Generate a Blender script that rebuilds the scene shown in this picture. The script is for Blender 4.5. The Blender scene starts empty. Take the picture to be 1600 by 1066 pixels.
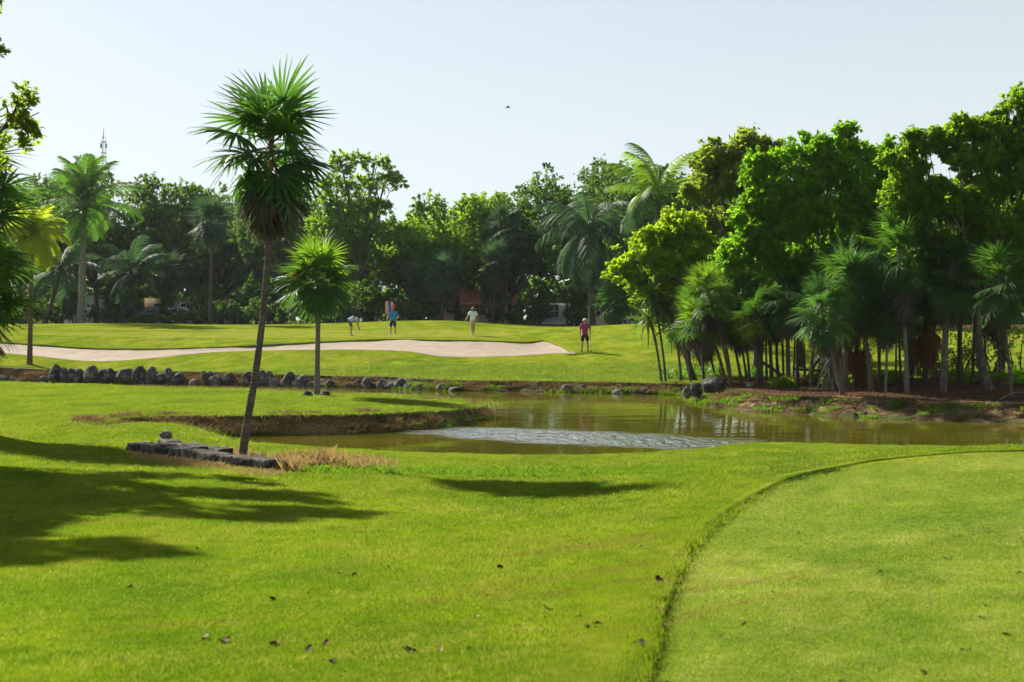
import bpy, bmesh, math, numpy as np
from mathutils import Vector, Matrix, Euler
R = math.radians
scene = bpy.context.scene
COL = scene.collection

# ------------------------------------------------------------------ camera, light, exposure
FPX = 1600 * 50 / 36.0
EYE = np.array((0.0, 0.0, 3.0))
PITCH = math.atan(33 / FPX)
cam_d = bpy.data.cameras.new('camera'); cam = bpy.data.objects.new('camera', cam_d); COL.objects.link(cam)
cam_d.lens = 50; cam_d.sensor_width = 36; cam_d.clip_start = 0.1; cam_d.clip_end = 9000
cam.location = EYE; cam.rotation_euler = (R(90) - PITCH, 0, 0)
cam_d.dof.use_dof = True; cam_d.dof.focus_distance = 42; cam_d.dof.aperture_fstop = 4.0
scene.camera = cam

SUN_AZ, SUN_EL = -38.0, 34.5          # azimuth from +Y towards +X (negative: left), elevation
world = bpy.data.worlds.new('World'); scene.world = world; world.use_nodes = True
wn = world.node_tree; wn.nodes.clear()
sky = wn.nodes.new('ShaderNodeTexSky'); sky.sky_type = 'NISHITA'; sky.sun_disc = False
sky.sun_elevation = R(SUN_EL); sky.sun_rotation = R(SUN_AZ)
sky.air_density = 0.8; sky.dust_density = 0.6; sky.ozone_density = 3.0
bg = wn.nodes.new('ShaderNodeBackground'); bg.inputs[1].default_value = 0.05
wo = wn.nodes.new('ShaderNodeOutputWorld')
# pale haze that thins smoothly from the horizon to the zenith
tcw = wn.nodes.new('ShaderNodeTexCoord'); sx_ = wn.nodes.new('ShaderNodeSeparateXYZ'); wn.links.new(tcw.outputs['Generated'], sx_.inputs[0])
m1 = wn.nodes.new('ShaderNodeMath'); m1.operation = 'SUBTRACT'; m1.use_clamp = True; m1.inputs[0].default_value = 1; wn.links.new(sx_.outputs[2], m1.inputs[1])
m2 = wn.nodes.new('ShaderNodeMath'); m2.operation = 'POWER'; wn.links.new(m1.outputs[0], m2.inputs[0]); m2.inputs[1].default_value = 2.5
m3 = wn.nodes.new('ShaderNodeMath'); m3.operation = 'MULTIPLY'; wn.links.new(m2.outputs[0], m3.inputs[0]); m3.inputs[1].default_value = 0.88
hz = wn.nodes.new('ShaderNodeMix'); hz.data_type = 'RGBA'; nz_ = wn.nodes.new('ShaderNodeTexNoise'); nz_.inputs['Scale'].default_value = 2.2; nz_.inputs['Detail'].default_value = 4; wn.links.new(tcw.outputs['Generated'], nz_.inputs['Vector'])
m4 = wn.nodes.new('ShaderNodeMath'); m4.operation = 'MULTIPLY_ADD'; m4.use_clamp = True; wn.links.new(nz_.outputs[0], m4.inputs[0]); m4.inputs[1].default_value = .16; wn.links.new(m3.outputs[0], m4.inputs[2])
wn.links.new(m4.outputs[0], hz.inputs[0]); hs_ = wn.nodes.new('ShaderNodeHueSaturation'); hs_.inputs['Saturation'].default_value = .55; wn.links.new(sky.outputs[0], hs_.inputs['Color']); wn.links.new(hs_.outputs[0], hz.inputs[6]); hz.inputs[7].default_value = (7.3, 8.05, 8.2, 1)
wn.links.new(hz.outputs[2], bg.inputs[0]); wn.links.new(bg.outputs[0], wo.inputs[0])
sd = bpy.data.lights.new('sun', 'SUN'); sd.energy = 5.0; sd.angle = R(0.6); sd.color = (1.0, 0.93, 0.80)
sun = bpy.data.objects.new('sun', sd); COL.objects.link(sun)
SUNV = Vector((math.sin(R(SUN_AZ)) * math.cos(R(SUN_EL)), math.cos(R(SUN_AZ)) * math.cos(R(SUN_EL)), math.sin(R(SUN_EL))))
sun.rotation_euler = SUNV.to_track_quat('Z', 'Y').to_euler(); sun.location = (-30, 50, 60)
vs = scene.view_settings
vs.view_transform = 'Standard'; vs.look = 'None'; vs.exposure = 1.2; vs.gamma = 1; vs.use_curve_mapping = False
scene.cycles.max_bounces = 8; scene.cycles.transparent_max_bounces = 8; scene.cycles.caustics_reflective = False

# ------------------------------------------------------------------ from photograph measure to place
CT, ST = math.cos(PITCH), math.sin(PITCH)
def ray(px, py):
    a = (px - 800) / FPX; b = (533 - py) / FPX
    return np.array((a, CT + b * ST, -ST + b * CT))
def W(px, py, D):
    d = ray(px, py); return EYE + d * (D / d[1])
def Wz(px, py, z):
    d = ray(px, py); return EYE + d * ((z - EYE[2]) / d[2])
def smooth(a, b, x):
    t = np.clip((x - a) / (b - a), 0, 1); return t * t * (3 - 2 * t)

# ------------------------------------------------------------------ value noise (numpy)
def _hash(ix, iy, iz, seed):
    n = (ix.astype(np.int64) * 374761393 + iy.astype(np.int64) * 668265263 + iz.astype(np.int64) * 2147483647 + seed * 974711) & 0x7fffffff
    n = (n ^ (n >> 13)) * 1274126177 & 0x7fffffff
    return ((n ^ (n >> 16)) & 0xffff) / 65535.0
def vnoise(p, seed=0):
    p = np.asarray(p, float); i = np.floor(p).astype(int); f = p - i; f = f * f * (3 - 2 * f)
    out = 0
    for dx in (0, 1):
        for dy in (0, 1):
            for dz in (0, 1):
                w = (f[:, 0] if dx else 1 - f[:, 0]) * (f[:, 1] if dy else 1 - f[:, 1]) * (f[:, 2] if dz else 1 - f[:, 2])
                out = out + w * _hash(i[:, 0] + dx, i[:, 1] + dy, i[:, 2] + dz, seed)
    return out
def fbm(p, seed=0, o=3):
    p = np.asarray(p, float); s = 0; a = .5
    for k in range(o): s = s + a * (vnoise(p * 2 ** k, seed + k) - .5); a *= .5
    return s

# ------------------------------------------------------------------ land height, from measured control points
_cp = []
def cz(px, py, z): p = Wz(px, py, z); _cp.append(p)
def cd(px, py, D): _cp.append(W(px, py, D))
def cw(x, y, z): _cp.append(np.array((x, y, z)))
for x, y, z in [(0,1066,1.40),(800,1066,1.42),(1600,1066,1.52),(800,850,1.08),(0,850,1.02),(1600,850,1.36),(400,850,1.04),(1200,850,1.25),
    (0,740,.78),(400,760,.72),(800,758,.52),(650,750,.5),(1100,745,.72),(1180,775,.98),(1600,705.5,1.14),(1350,722,1.05),(1450,712,1.09),(1520,708.5,1.11),(1700,702,1.16),(1000,806,.98),(880,816,.86),(860,785,.58),(600,800,.82),
    (215,707,.5),(430,740,.5),(378,720,.45),(800,735,.36),(1100,738,.46),(550,735,.42),(600,707,.14),(900,712,.12),(1170,695,.14),(1400,697,.2),
    (0,700,.56),(0,650,.52),(150,668,.5),(0,600,.42),(300,610,.5),(500,620,.5),(700,632,.42),(400,650,.5),(250,655,.5),(600,650,.5),
    (100,583,.42),(500,588,.42),(900,597,.40),(1050,603,.40),(0,557,1.05),(400,557,1.12),(800,558,1.14),(400,572,.78),(0,572,.72),(800,575,.78),
    (0,528,1.97),(400,532,1.87),(600,530,1.92),(740,529,1.98),(730,526,1.97),(550,526,1.99),(610,523,2.06),
    (914,551,1.28),(800,530.5,1.90),(850,536.5,1.62),(880,543,1.45),(1000,560,1.12),(1000,580,.70),(1100,575,.75),(1150,625,.45),(1300,630,.48),(1400,632,.45),(1600,638,.5),(1400,612,.58),(1250,605,.56),(1580,615,.62),(1380,560,1.0),(1580,555,1.2),(1200,560,1.1)]:
    cz(x, y, z)
for x, y, D in [(200,504,100),(0,507,104),(400,511,100),(690,498,102),(600,506,100),(850,514,103),(950,506,88),(1050,512,83),(1150,521,79),(300,507,106),(760,503,104),(100,506,104)]:
    cd(x, y, D)
for x, y, z in [(-3,0,1.5),(0,0,1.55),(4,0,1.65),(0,-8,1.8),(9,8,1.6),(-9,8,1.2),(-16,20,.9),(-22,40,.6),(-40,60,.6),(14,22,1.2),(16,31,.4),(24,40,.5),(30,55,.9),
    (-60,115,2.5),(-20,118,2.6),(20,118,2.5),(60,115,2.4),(-90,160,2.6),(0,160,2.6),(90,160,2.6),(45,85,1.7),(-45,85,2.0),(0,260,2.6),(200,260,2.6),(-200,260,2.6),(0,900,2.6),(900,900,2.6),(-900,900,2.6)]:
    cw(x, y, z)
_cp = np.array(_cp)
def _uv(x, y):
    y2 = np.maximum(y, -6) + 10
    return np.stack([2.2 * x / y2, 1.6 * np.log(y2)], -1)
_cuv = _uv(_cp[:, 0], _cp[:, 1])
def _k(d2): return .5 * d2 * np.log(d2 + 1e-9)
def _fit():
    n = len(_cp); d2 = ((_cuv[:, None] - _cuv[None]) ** 2).sum(-1)
    A = np.zeros((n + 3, n + 3)); A[:n, :n] = _k(d2) + np.eye(n) * .012
    A[:n, n] = 1; A[:n, n + 1:] = _cuv; A[n, :n] = 1; A[n + 1:, :n] = _cuv.T
    b = np.zeros(n + 3); b[:n] = _cp[:, 2]
    return np.linalg.solve(A, b)
_w = _fit()
def land(x, y):
    x = np.atleast_1d(np.asarray(x, float)); y = np.atleast_1d(np.asarray(y, float)); out = np.empty(x.shape).ravel()
    xf, yf = x.ravel(), y.ravel(); n = len(_cp)
    for s in range(0, len(xf), 40000):
        q = _uv(xf[s:s+40000], yf[s:s+40000]); d2 = ((q[:, None] - _cuv[None]) ** 2).sum(-1)
        z = _k(d2) @ _w[:n] + _w[n] + q @ _w[n + 1:]
        far = smooth(150, 260, np.hypot(xf[s:s+40000], yf[s:s+40000])); z = z * (1 - far) + 2.6 * far
        out[s:s+40000] = np.clip(z, .08, 3.6)
    p = np.stack([xf * .35, yf * .35, xf * 0], -1)
    out = out + .05 * fbm(p, 3, 2) * smooth(90, 60, yf) + .03 * fbm(p * 4, 9, 2) * smooth(60, 30, yf)
    return out.reshape(x.shape)

# ------------------------------------------------------------------ pond outline (px, py at water level 0) and bank width
def _zz(px, py): return Wz(px, py, 0)[:2]
def _dd(px, D): return W(px, 600, D)[:2]
FAR = [_zz(*q) for q in [(-420,594),(-100,596),(75,597),(250,600),(400,603),(550,606),(700,611),(830,613),(950,615),(1050,618),(1082,627),(1110,637),(1180,645),(1280,650),(1400,656),(1500,660),(1620,664),(1800,670),(2100,684)]]
NEAR = [_zz(*q) for q in [(2200,712),(1800,706),(1600,703),(1300,697),(1190,694),(1080,705),(900,713),(700,712),(600,708),(500,703),(400,696),(320,690),(250,687)]]
PEN = [_dd(150,33.7), _dd(185,34.7), _dd(235,36.0)] + [_zz(*q) for q in [(310,683),(400,681.5),(500,680),(600,676),(700,668.5),(745,662),(766,655),(771,650)]] + [_dd(762,45.2), _dd(700,46.6), _dd(620,49.3), _dd(500,51.3), _dd(300,54), _dd(100,58.5), _dd(-100,60.5), _dd(-420,63)]
def catmull(P, n=8):
    P = np.array(P); Q = np.vstack([2 * P[0] - P[1], P, 2 * P[-1] - P[-2]]); out = []
    for i in range(1, len(Q) - 2):
        t = np.linspace(0, 1, n, endpoint=False)[:, None]
        a, b, c, d = Q[i-1], Q[i], Q[i+1], Q[i+2]
        out.append(.5 * (2*b + (c-a)*t + (2*a-5*b+4*c-d)*t*t + (3*b-a-3*c+d)*t**3))
    return np.vstack(out + [P[-1:]])
FARC, NEARC, PENC = catmull(FAR, 6), catmull(NEAR, 6), catmull(PEN, 6)
POND = np.vstack([FARC, NEARC, PENC])
def inside(poly, x, y):
    c = np.zeros(x.shape, bool); n = len(poly)
    for i in range(n):
        a, b = poly[i], poly[i - 1]
        cond = ((a[1] > y) != (b[1] > y)); 
        with np.errstate(divide='ignore', invalid='ignore'):
            c ^= cond & (x < (b[0] - a[0]) * (y - a[1]) / (b[1] - a[1] + 1e-12) + a[0])
    return c
def pdist(poly, x, y, closed=False):
    d = np.full(x.shape, 1e9); n = len(poly)
    for i in range(0 if closed else 1, n):
        a, b = poly[i - 1], poly[i]; e = b - a; L = e @ e + 1e-12
        t = np.clip(((x - a[0]) * e[0] + (y - a[1]) * e[1]) / L, 0, 1)
        d = np.minimum(d, np.hypot(x - a[0] - t * e[0], y - a[1] - t * e[1]))
    return d
BANKW_FAR, BANKW_PEN = .95, .62
WF = ([0, .55, .62, .68, 1], [1.0, 1.0, 1.1, 1.8, 1.7]); WP = ([0, .03, .10, .3, .42, .48, .6, 1], [.7, 1.0, .8, .75, 1.0, .8, .7, .7])
def pfrac(C, x, y):
    s = np.concatenate([[0], np.cumsum(np.linalg.norm(np.diff(C, axis=0), axis=1))]); s /= s[-1]
    d2 = (x[:, None] - C[None, :, 0]) ** 2 + (y[:, None] - C[None, :, 1]) ** 2
    return s[d2.argmin(1)]
# bunker outline
BTOP = catmull([Wz(*q)[:2] for q in [(-260,527,2.0),(0,529,1.95),(200,533,1.85),(400,533.5,1.84),(600,530.5,1.9),(700,531,1.9),(760,529.5,1.95),(810,531,1.88),(855,537,1.62),(902,551.5,1.3)]], 8)
BBOT = catmull([Wz(*q)[:2] for q in [(-260,555,1.05),(0,556,1.07),(160,558.5,1.08),(330,556.5,1.1),(480,556,1.12),(620,557,1.12),(700,558.5,1.14),(800,557.5,1.15),(870,554.5,1.2),(904,552.2,1.28)]], 8)
BUNK = np.vstack([BTOP, BBOT[::-1]])

# edge between rough and the lower-mown fairway, a small step
STEP = .075
EDGE = None
def fair_in(x, y):
    if EDGE is None: return x * 0
    return smooth(-.02, .10, (x - np.interp(y, EDGE[:, 1], EDGE[:, 0])) * np.interp(y, [6, 14, 18, 20], [1, .9, .5, .3])) * smooth(0, .25, EDGE[-2, 1] + (x - EDGE[-2, 0]) * .29 - y)
def terrain(x, y):
    x = np.atleast_1d(np.asarray(x, float)); y = np.atleast_1d(np.asarray(y, float))
    z = land(x, y)
    m = (y > 20) & (y < 80) & (np.abs(x) < 60)
    if m.any():
        xm, ym, zm = x[m], y[m], z[m]
        ins = inside(POND, xm, ym)
        df, dp, dn = pdist(FARC, xm, ym), pdist(PENC, xm, ym), pdist(NEARC, xm, ym)
        # gentle near shore
        zn = np.where(ins, -.02 - .35 * dn, .02 + (zm - .02) * smooth(-1.5, 7.0, dn))
        zm = np.where(ins, np.minimum(zm, -.7), zm)
        own = smooth(-.5, 2.0, dp - dn); zm = np.where(dn < 9, np.where(ins, np.maximum(zn, -.7), np.minimum(zm, zn * own + zm * (1 - own))), zm)
        cf = np.interp(pfrac(FARC, xm, ym), *WF); cp = np.interp(pfrac(PENC, xm, ym), *WP); cut = (~ins) & ((df < 1.06 * cf) | (dp < 1.06 * cp))
        zm = np.where(cut & (dn > .5), np.minimum(zm, -.5), zm)
        zm = np.where(ins & ((df < 1.2) | (dp < .6)), -.7, zm)
        z[m] = zm
    m = (y < 34)
    if m.any(): z[m] = z[m] - STEP * fair_in(x[m], y[m])
    m = (y > 66) & (y < 90) & (x < 12) & (x > -48)
    if m.any():
        ib = (inside(BUNK, x[m], y[m]) | (pdist(BTOP, x[m], y[m]) < .75)) & (pdist(BBOT, x[m], y[m]) > .5)
        z[m] = z[m] - .9 * ib
    return z
def gz(x, y): return float(terrain(np.array([x]), np.array([y]))[0])
def G(px, py, lo=4.0, hi=160.0, surf=None):
    """the point of the ground that the photograph shows at (px, py)"""
    D = np.concatenate([np.arange(lo, 30, .1), np.arange(30, hi, .2)]); d = ray(px, py)
    P = EYE + d[None] * (D / d[1])[:, None]; h = land(P[:, 0], P[:, 1]); k = np.argmax(P[:, 2] < h)
    return P[k] if P[k, 2] < h[k] else P[-1]

EDGE = catmull([G(x, y)[:2] for x, y in [(960, 1120), (985, 1066), (1012, 985), (1032, 920), (1068, 860), (1110, 818), (1180, 774), (1262, 741)]] + [Wz(*q)[:2] for q in [(1350, 722, 1.05), (1450, 712, 1.09), (1600, 705.5, 1.14)]], 10)
EDGE = np.vstack([[(.3, -3)], EDGE, [EDGE[-1] + (12, 3.5)]])
# ------------------------------------------------------------------ object helpers
def tag(o, label=None, cat=None, group=None, kind=None):
    if label: o['label'] = label
    if cat: o['category'] = cat
    if group: o['group'] = group
    if kind: o['kind'] = kind
    return o
def empty(name, loc=(0, 0, 0), rz=0, **k):
    o = bpy.data.objects.new(name, None); COL.objects.link(o); o.location = loc; o.rotation_euler = (0, 0, rz); o.empty_display_size = .2
    return tag(o, **k)
def link(name, me, parent=None, mat=None, **k):
    o = bpy.data.objects.new(name, me); COL.objects.link(o)
    if mat is not None and not me.materials: me.materials.append(mat)
    if parent is not None: o.parent = parent
    return tag(o, **k)
def mesh_np(name, V, faces, smooth_=True, mats=(), midx=None):
    """V: (n,3); faces: list of (m,k) integer arrays"""
    me = bpy.data.meshes.new(name); V = np.asarray(V, np.float32)
    me.vertices.add(len(V)); me.vertices.foreach_set('co', V.ravel())
    faces = [np.asarray(f, np.int32) for f in (faces if isinstance(faces, list) else [faces]) if len(f)]
    nl = sum(f.size for f in faces); npoly = sum(len(f) for f in faces)
    me.loops.add(nl); me.loops.foreach_set('vertex_index', np.concatenate([f.ravel() for f in faces]))
    tot = np.concatenate([np.full(len(f), f.shape[1], np.int32) for f in faces])
    me.polygons.add(npoly); me.polygons.foreach_set('loop_start', np.concatenate([[0], np.cumsum(tot)[:-1]]).astype(np.int32))
    if smooth_: me.polygons.foreach_set('use_smooth', np.ones(npoly, bool))
    for m in mats: me.materials.append(m)
    if midx is not None: me.polygons.foreach_set('material_index', np.asarray(midx, np.int32))
    me.update(calc_edges=True); return me
def attr(me, name, vals):
    a = me.attributes.new(name, 'FLOAT', 'POINT'); a.data.foreach_set('value', np.asarray(vals, np.float32))
class MB:
    """collects shapes into one mesh"""
    def __init__(s): s.v, s.q, s.t, s.n = [], [], [], 0
    def add(s, V, q=None, t=None):
        V = np.asarray(V, float)
        if q is not None and len(q): s.q.append(np.asarray(q) + s.n)
        if t is not None and len(t): s.t.append(np.asarray(t) + s.n)
        s.v.append(V); s.n += len(V); return s
    def tube(s, P, r, k=8, cap=True):
        P = np.asarray(P, float); n = len(P); r = np.broadcast_to(np.asarray(r, float), (n,))
        T = np.gradient(P, axis=0); T /= np.linalg.norm(T, axis=1)[:, None] + 1e-12
        u = np.array((1., 0, 0)) if abs(T[0, 0]) < .8 else np.array((0, 1., 0)); V = []
        for i in range(n):
            u = u - T[i] * (u @ T[i]); u /= np.linalg.norm(u); w = np.cross(T[i], u)
            a = np.arange(k) * 2 * np.pi / k
            V.append(P[i] + r[i] * (np.cos(a)[:, None] * u + np.sin(a)[:, None] * w))
        V = np.vstack(V); i, j = np.meshgrid(np.arange(n - 1), np.arange(k), indexing='ij')
        q = np.stack([i*k+j, i*k+(j+1) % k, (i+1)*k+(j+1) % k, (i+1)*k+j], -1).reshape(-1, 4)
        if cap:
            V = np.vstack([V, P[:1], P[-1:]]); a = np.arange(k); b = (a + 1) % k
            t = np.vstack([np.stack([b, a, a*0 + n*k], -1), np.stack([(n-1)*k + a, (n-1)*k + b, a*0 + n*k + 1], -1)])
            return s.add(V, q, t)
        return s.add(V, q)
    def box(s, c, d, M=None, taper=1.0):
        c = np.asarray(c, float); h = np.asarray(d, float) / 2
        V = np.array([(x, y, z) for z in (-1, 1) for y in (-1, 1) for x in (-1, 1)], float)
        V[4:, :2] *= taper; V = V * h
        if M is not None: V = V @ np.asarray(M)[:3, :3].T
        return s.add(V + c, [(0,2,3,1),(4,5,7,6),(0,1,5,4),(2,6,7,3),(0,4,6,2),(1,3,7,5)])
    def lathe(s, prof, c=(0, 0, 0), k=12):
        prof = np.asarray(prof, float); n = len(prof); a = np.arange(k) * 2 * np.pi / k
        V = np.concatenate([np.stack([r*np.cos(a), r*np.sin(a), a*0 + z], -1) for r, z in prof]) + np.asarray(c)
        i, j = np.meshgrid(np.arange(n - 1), np.arange(k), indexing='ij')
        return s.add(V, np.stack([i*k+j, i*k+(j+1) % k, (i+1)*k+(j+1) % k, (i+1)*k+j], -1).reshape(-1, 4))
    def mesh(s, name, mat=None, smooth_=True):
        f = []
        if s.q: f.append(np.vstack(s.q))
        if s.t: f.append(np.vstack(s.t))
        return mesh_np(name, np.vstack(s.v), f, smooth_, [mat] if mat else [])
    def build(s, name, mat=None, parent=None, smooth_=True, **k):
        return link(name, s.mesh(name, mat, smooth_), parent, None, **k)
def gridmesh(name, P, mat, smooth_=True):
    n, m = P.shape[:2]; i, j = np.meshgrid(np.arange(n - 1), np.arange(m - 1), indexing='ij')
    q = np.stack([i*m+j, i*m+j+1, (i+1)*m+j+1, (i+1)*m+j], -1).reshape(-1, 4)
    return mesh_np(name, P.reshape(-1, 3), [q], smooth_, [mat])

# ------------------------------------------------------------------ node helpers
class NT:
    def __init__(s, name, disp=False):
        s.m = bpy.data.materials.new(name); s.m.use_nodes = True; s.t = s.m.node_tree; s.t.nodes.clear()
        s.out = s.t.nodes.new('ShaderNodeOutputMaterial')
    def n(s, typ, **kw):
        x = s.t.nodes.new('ShaderNode' + typ)
        for k, v in kw.items(): setattr(x, k, v)
        return x
    def set(s, sock, v):
        if hasattr(v, 'is_output'): s.t.links.new(v, sock)
        elif v is not None:
            sock.default_value = (*v, 1) if isinstance(v, (tuple, list)) and len(v) == 3 and len(sock.default_value) == 4 else v
    def pos(s, scale=(1, 1, 1), obj=False):
        if obj: o = s.n('TexCoord').outputs['Object']
        else: o = s.n('NewGeometry').outputs['Position']
        if scale != (1, 1, 1):
            v = s.n('VectorMath', operation='MULTIPLY'); s.set(v.inputs[0], o); v.inputs[1].default_value = scale; o = v.outputs[0]
        return o
    def noise(s, vec, scale, detail=3, rough=.55, dist=0):
        x = s.n('TexNoise'); s.set(x.inputs['Vector'], vec); x.inputs['Scale'].default_value = scale; x.inputs['Detail'].default_value = detail
        x.inputs['Roughness'].default_value = rough; x.inputs['Distortion'].default_value = dist; return x.outputs['Fac']
    def ramp(s, f, a, b, lo=0., hi=1.):
        x = s.n('MapRange'); x.clamp = True; s.set(x.inputs[0], f)
        for i, v in enumerate((a, b, lo, hi)): s.set(x.inputs[1 + i], v)
        return x.outputs[0]
    def mix(s, f, a, b, mode='MIX'):
        x = s.n('Mix', data_type='RGBA', blend_type=mode); s.set(x.inputs[0], f); s.set(x.inputs[6], a); s.set(x.inputs[7], b); return x.outputs[2]
    def math(s, op, a, b=None, c=None):
        x = s.n('Math', operation=op)
        for i, v in enumerate((a, b, c)):
            if v is not None: s.set(x.inputs[i], v)
        return x.outputs[0]
    def at(s, name): return s.n('Attribute', attribute_name=name).outputs['Fac']
    def bump(s, h, strength=.5, dist=.1):
        x = s.n('Bump'); s.set(x.inputs['Strength'], strength); s.set(x.inputs['Distance'], dist); s.set(x.inputs['Height'], h); return x.outputs[0]
    def bsdf(s, col, rough=.6, spec=.3, normal=None, metal=0, **kw):
        x = s.n('BsdfPrincipled'); s.set(x.inputs['Base Color'], col); s.set(x.inputs['Roughness'], rough); s.set(x.inputs['Specular IOR Level'], spec); s.set(x.inputs['Metallic'], metal)
        if normal is not None: s.set(x.inputs['Normal'], normal)
        for k, v in kw.items(): s.set(x.inputs[k], v)
        return x.outputs[0]
    def trans(s, sh, col, f):
        t = s.n('BsdfTranslucent'); s.set(t.inputs[0], col); x = s.n('MixShader'); s.set(x.inputs[0], f); s.set(x.inputs[1], sh); s.set(x.inputs[2], t.outputs[0]); return x.outputs[0]
    def done(s, sh): s.t.links.new(sh, s.out.inputs[0]); return s.m
def simple(name, col, rough=.6, spec=.3, var=.15, scale=8, metal=0, bump=0):
    k = NT(name); f = k.noise(k.pos(obj=True), scale, 4)
    c = k.mix(k.ramp(f, .3, .7), tuple(v * (1 - var) for v in col), tuple(min(1, v * (1 + var)) for v in col))
    return k.done(k.bsdf(c, rough, spec, k.bump(f, bump, .02) if bump else None, metal))
# ------------------------------------------------------------------ lawn colours
def lawn_colour(k, kind):
    """base colour of turf from its place on the ground: patches, worn and dry spots, clover, mower streaks"""
    p = k.pos()
    big = k.noise(p, .22, 4, .6); mid = k.noise(k.pos((1, .45, 1)), .9, 5, .62, .4); fine = k.noise(p, 7, 4, .65); tiny = k.noise(p, 45, 2, .6)
    if kind == 'rough': a, b, dry, brown = (.094, .165, .007), (.186, .240, .012), (.30, .26, .07), (.17, .105, .042)
    elif kind == 'fairway': a, b, dry, brown = (.112, .188, .014), (.198, .252, .030), (.34, .31, .12), (.19, .12, .055)
    else: a, b, dry, brown = (.150, .205, .014), (.215, .250, .026), (.31, .28, .10), (.22, .16, .07)
    c = k.mix(k.ramp(mid, .38, .62), a, b)
    dk = k.noise(k.pos((1, .5, 1)), .55, 5, .65, .6); c = k.mix(k.ramp(dk, .48, .62, 0, .9 if kind == 'rough' else .45), c, tuple(v * w for v, w in zip(a, (.50, .70, .8))))
    c = k.mix(k.ramp(big, .42, .68, 0, .35), c, tuple(v * w for v, w in zip(b, (1.25, 1.08, 1.1))))
    c = k.mix(k.math('MULTIPLY', k.ramp(fine, .47, .63), k.ramp(mid, .46, .60, .22, .90)), c, dry)
    c = k.mix(k.math('MULTIPLY', k.ramp(tiny, .60, .72), k.ramp(k.noise(p, 1.7, 4, .6), .50, .64, .0, .9)), c, brown)
    cl = k.noise(k.pos((1, .7, 1)), 3.2, 4, .65, .4); c = k.mix(k.ramp(cl, .52, .64, 0, .65 if kind == 'rough' else .40), c, tuple(v * w for v, w in zip(a, (.55, .66, .8))))
    rt = k.n('Mapping'); rt.inputs['Rotation'].default_value = (0, 0, R(-38)); k.set(rt.inputs[0], p); rs = k.n('VectorMath', operation='MULTIPLY'); k.set(rs.inputs[0], rt.outputs[0]); rs.inputs[1].default_value = (.22, 1.2, 1)
    st = k.noise(rs.outputs[0], 1.0, 5, .65, .6); c = k.mix(k.ramp(st, .40, .60, .0, .40), c, tuple(v * w for v, w in zip(b, (1.1, 1.02, 1)))); c = k.mix(k.math('MULTIPLY', k.ramp(st, .57, .66), k.ramp(fine, .4, .6, .1, .75)), c, brown)
    return c, fine, tiny, mid
def ground_mat(name, kind):
    k = NT(name); c, fine, tiny, mid = lawn_colour(k, kind)
    h = k.math('ADD', k.math('MULTIPLY', tiny, .5), k.math('MULTIPLY', fine, .8))
    if kind == 'rough':   # bare mulch round the grove, from a measured mask on the ground sheet
        soil = k.mix(k.ramp(k.noise(k.pos(), 9, 5, .7), .35, .65), (.028, .020, .012), (.13, .085, .05))
        soil = k.mix(k.ramp(k.noise(k.pos(), 2.1, 4, .6), .55, .68, 0, .6), soil, (.10, .13, .02))
        m = k.math('ADD', k.at('soil'), k.math('MULTIPLY', k.math('SUBTRACT', k.noise(k.pos(), 2.5, 4, .6), .5), 1.2))
        c = k.mix(k.ramp(m, .45, .58), c, soil)
    return k.done(k.trans(k.bsdf(c, .95, .0, k.bump(h, .5, .03)), c, .12))
M_rough, M_fair, M_green = ground_mat('rough_turf', 'rough'), ground_mat('fairway_turf', 'fairway'), ground_mat('green_turf', 'green')

# ------------------------------------------------------------------ the ground: one sheet to the horizon
def rows(a, b, k, off):
    out = [a]
    while out[-1] < b: out.append(out[-1] + k * (max(out[-1], 0) + off))
    return np.array(out)
Yr = np.concatenate([[-180, -60, -20], rows(-8, 130, .0072, 6), [140, 155, 175, 200, 240, 300, 450, 800, 1500, 2500]])
Ur = np.concatenate([[-2, -1.6, -1.25], np.linspace(-1.05, 1.05, 300), [1.25, 1.6, 2]])
UU, YY = np.meshgrid(Ur, Yr); HW = 5 + .42 * np.maximum(YY, 0); XX = UU * HW; XX = np.concatenate([XX[:, :1] * 0 - 2500, XX, XX[:, :1] * 0 + 2500], 1); YY = np.concatenate([YY[:, :1], YY, YY[:, :1]], 1)
ZZ = terrain(XX, YY)
me = gridmesh('ground', np.stack([XX, YY, ZZ], -1), M_rough)
_gx, _gy = XX.ravel(), YY.ravel()
# soil under the grove and along its bank, and round the small palm's foot
soilpoly = np.array([G(1045, 606)[:2], G(1135, 592)[:2], G(1250, 585)[:2], G(1420, 590)[:2], G(1600, 583)[:2], (32, 60), (34, 42), W(1700, 660, 41)[:2], W(1400, 650, 43)[:2], W(1200, 640, 45.5)[:2], W(1100, 625, 50)[:2]])
sp = G(497, 622); sx = (_gx - sp[0]) / 1.35; sy = (_gy - sp[1]) / .75
dpl = pdist(soilpoly, _gx, _gy, True); ins = inside(soilpoly, _gx, _gy)
soil = np.where(ins, .5 + np.minimum(dpl, 1) * .9, .5 - np.minimum(dpl, 1.) * .9)
soil = np.maximum(soil, 1.15 - .65 * (sx * sx + sy * sy)); soil = np.maximum(soil, smooth(104, 109, _gy) * 1.6)
attr(me, 'soil', np.clip(soil, 0, 1.6))
link('ground', me, kind='structure')

# ------------------------------------------------------------------ pond water
k = NT('pond_water')
p = k.pos()
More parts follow.
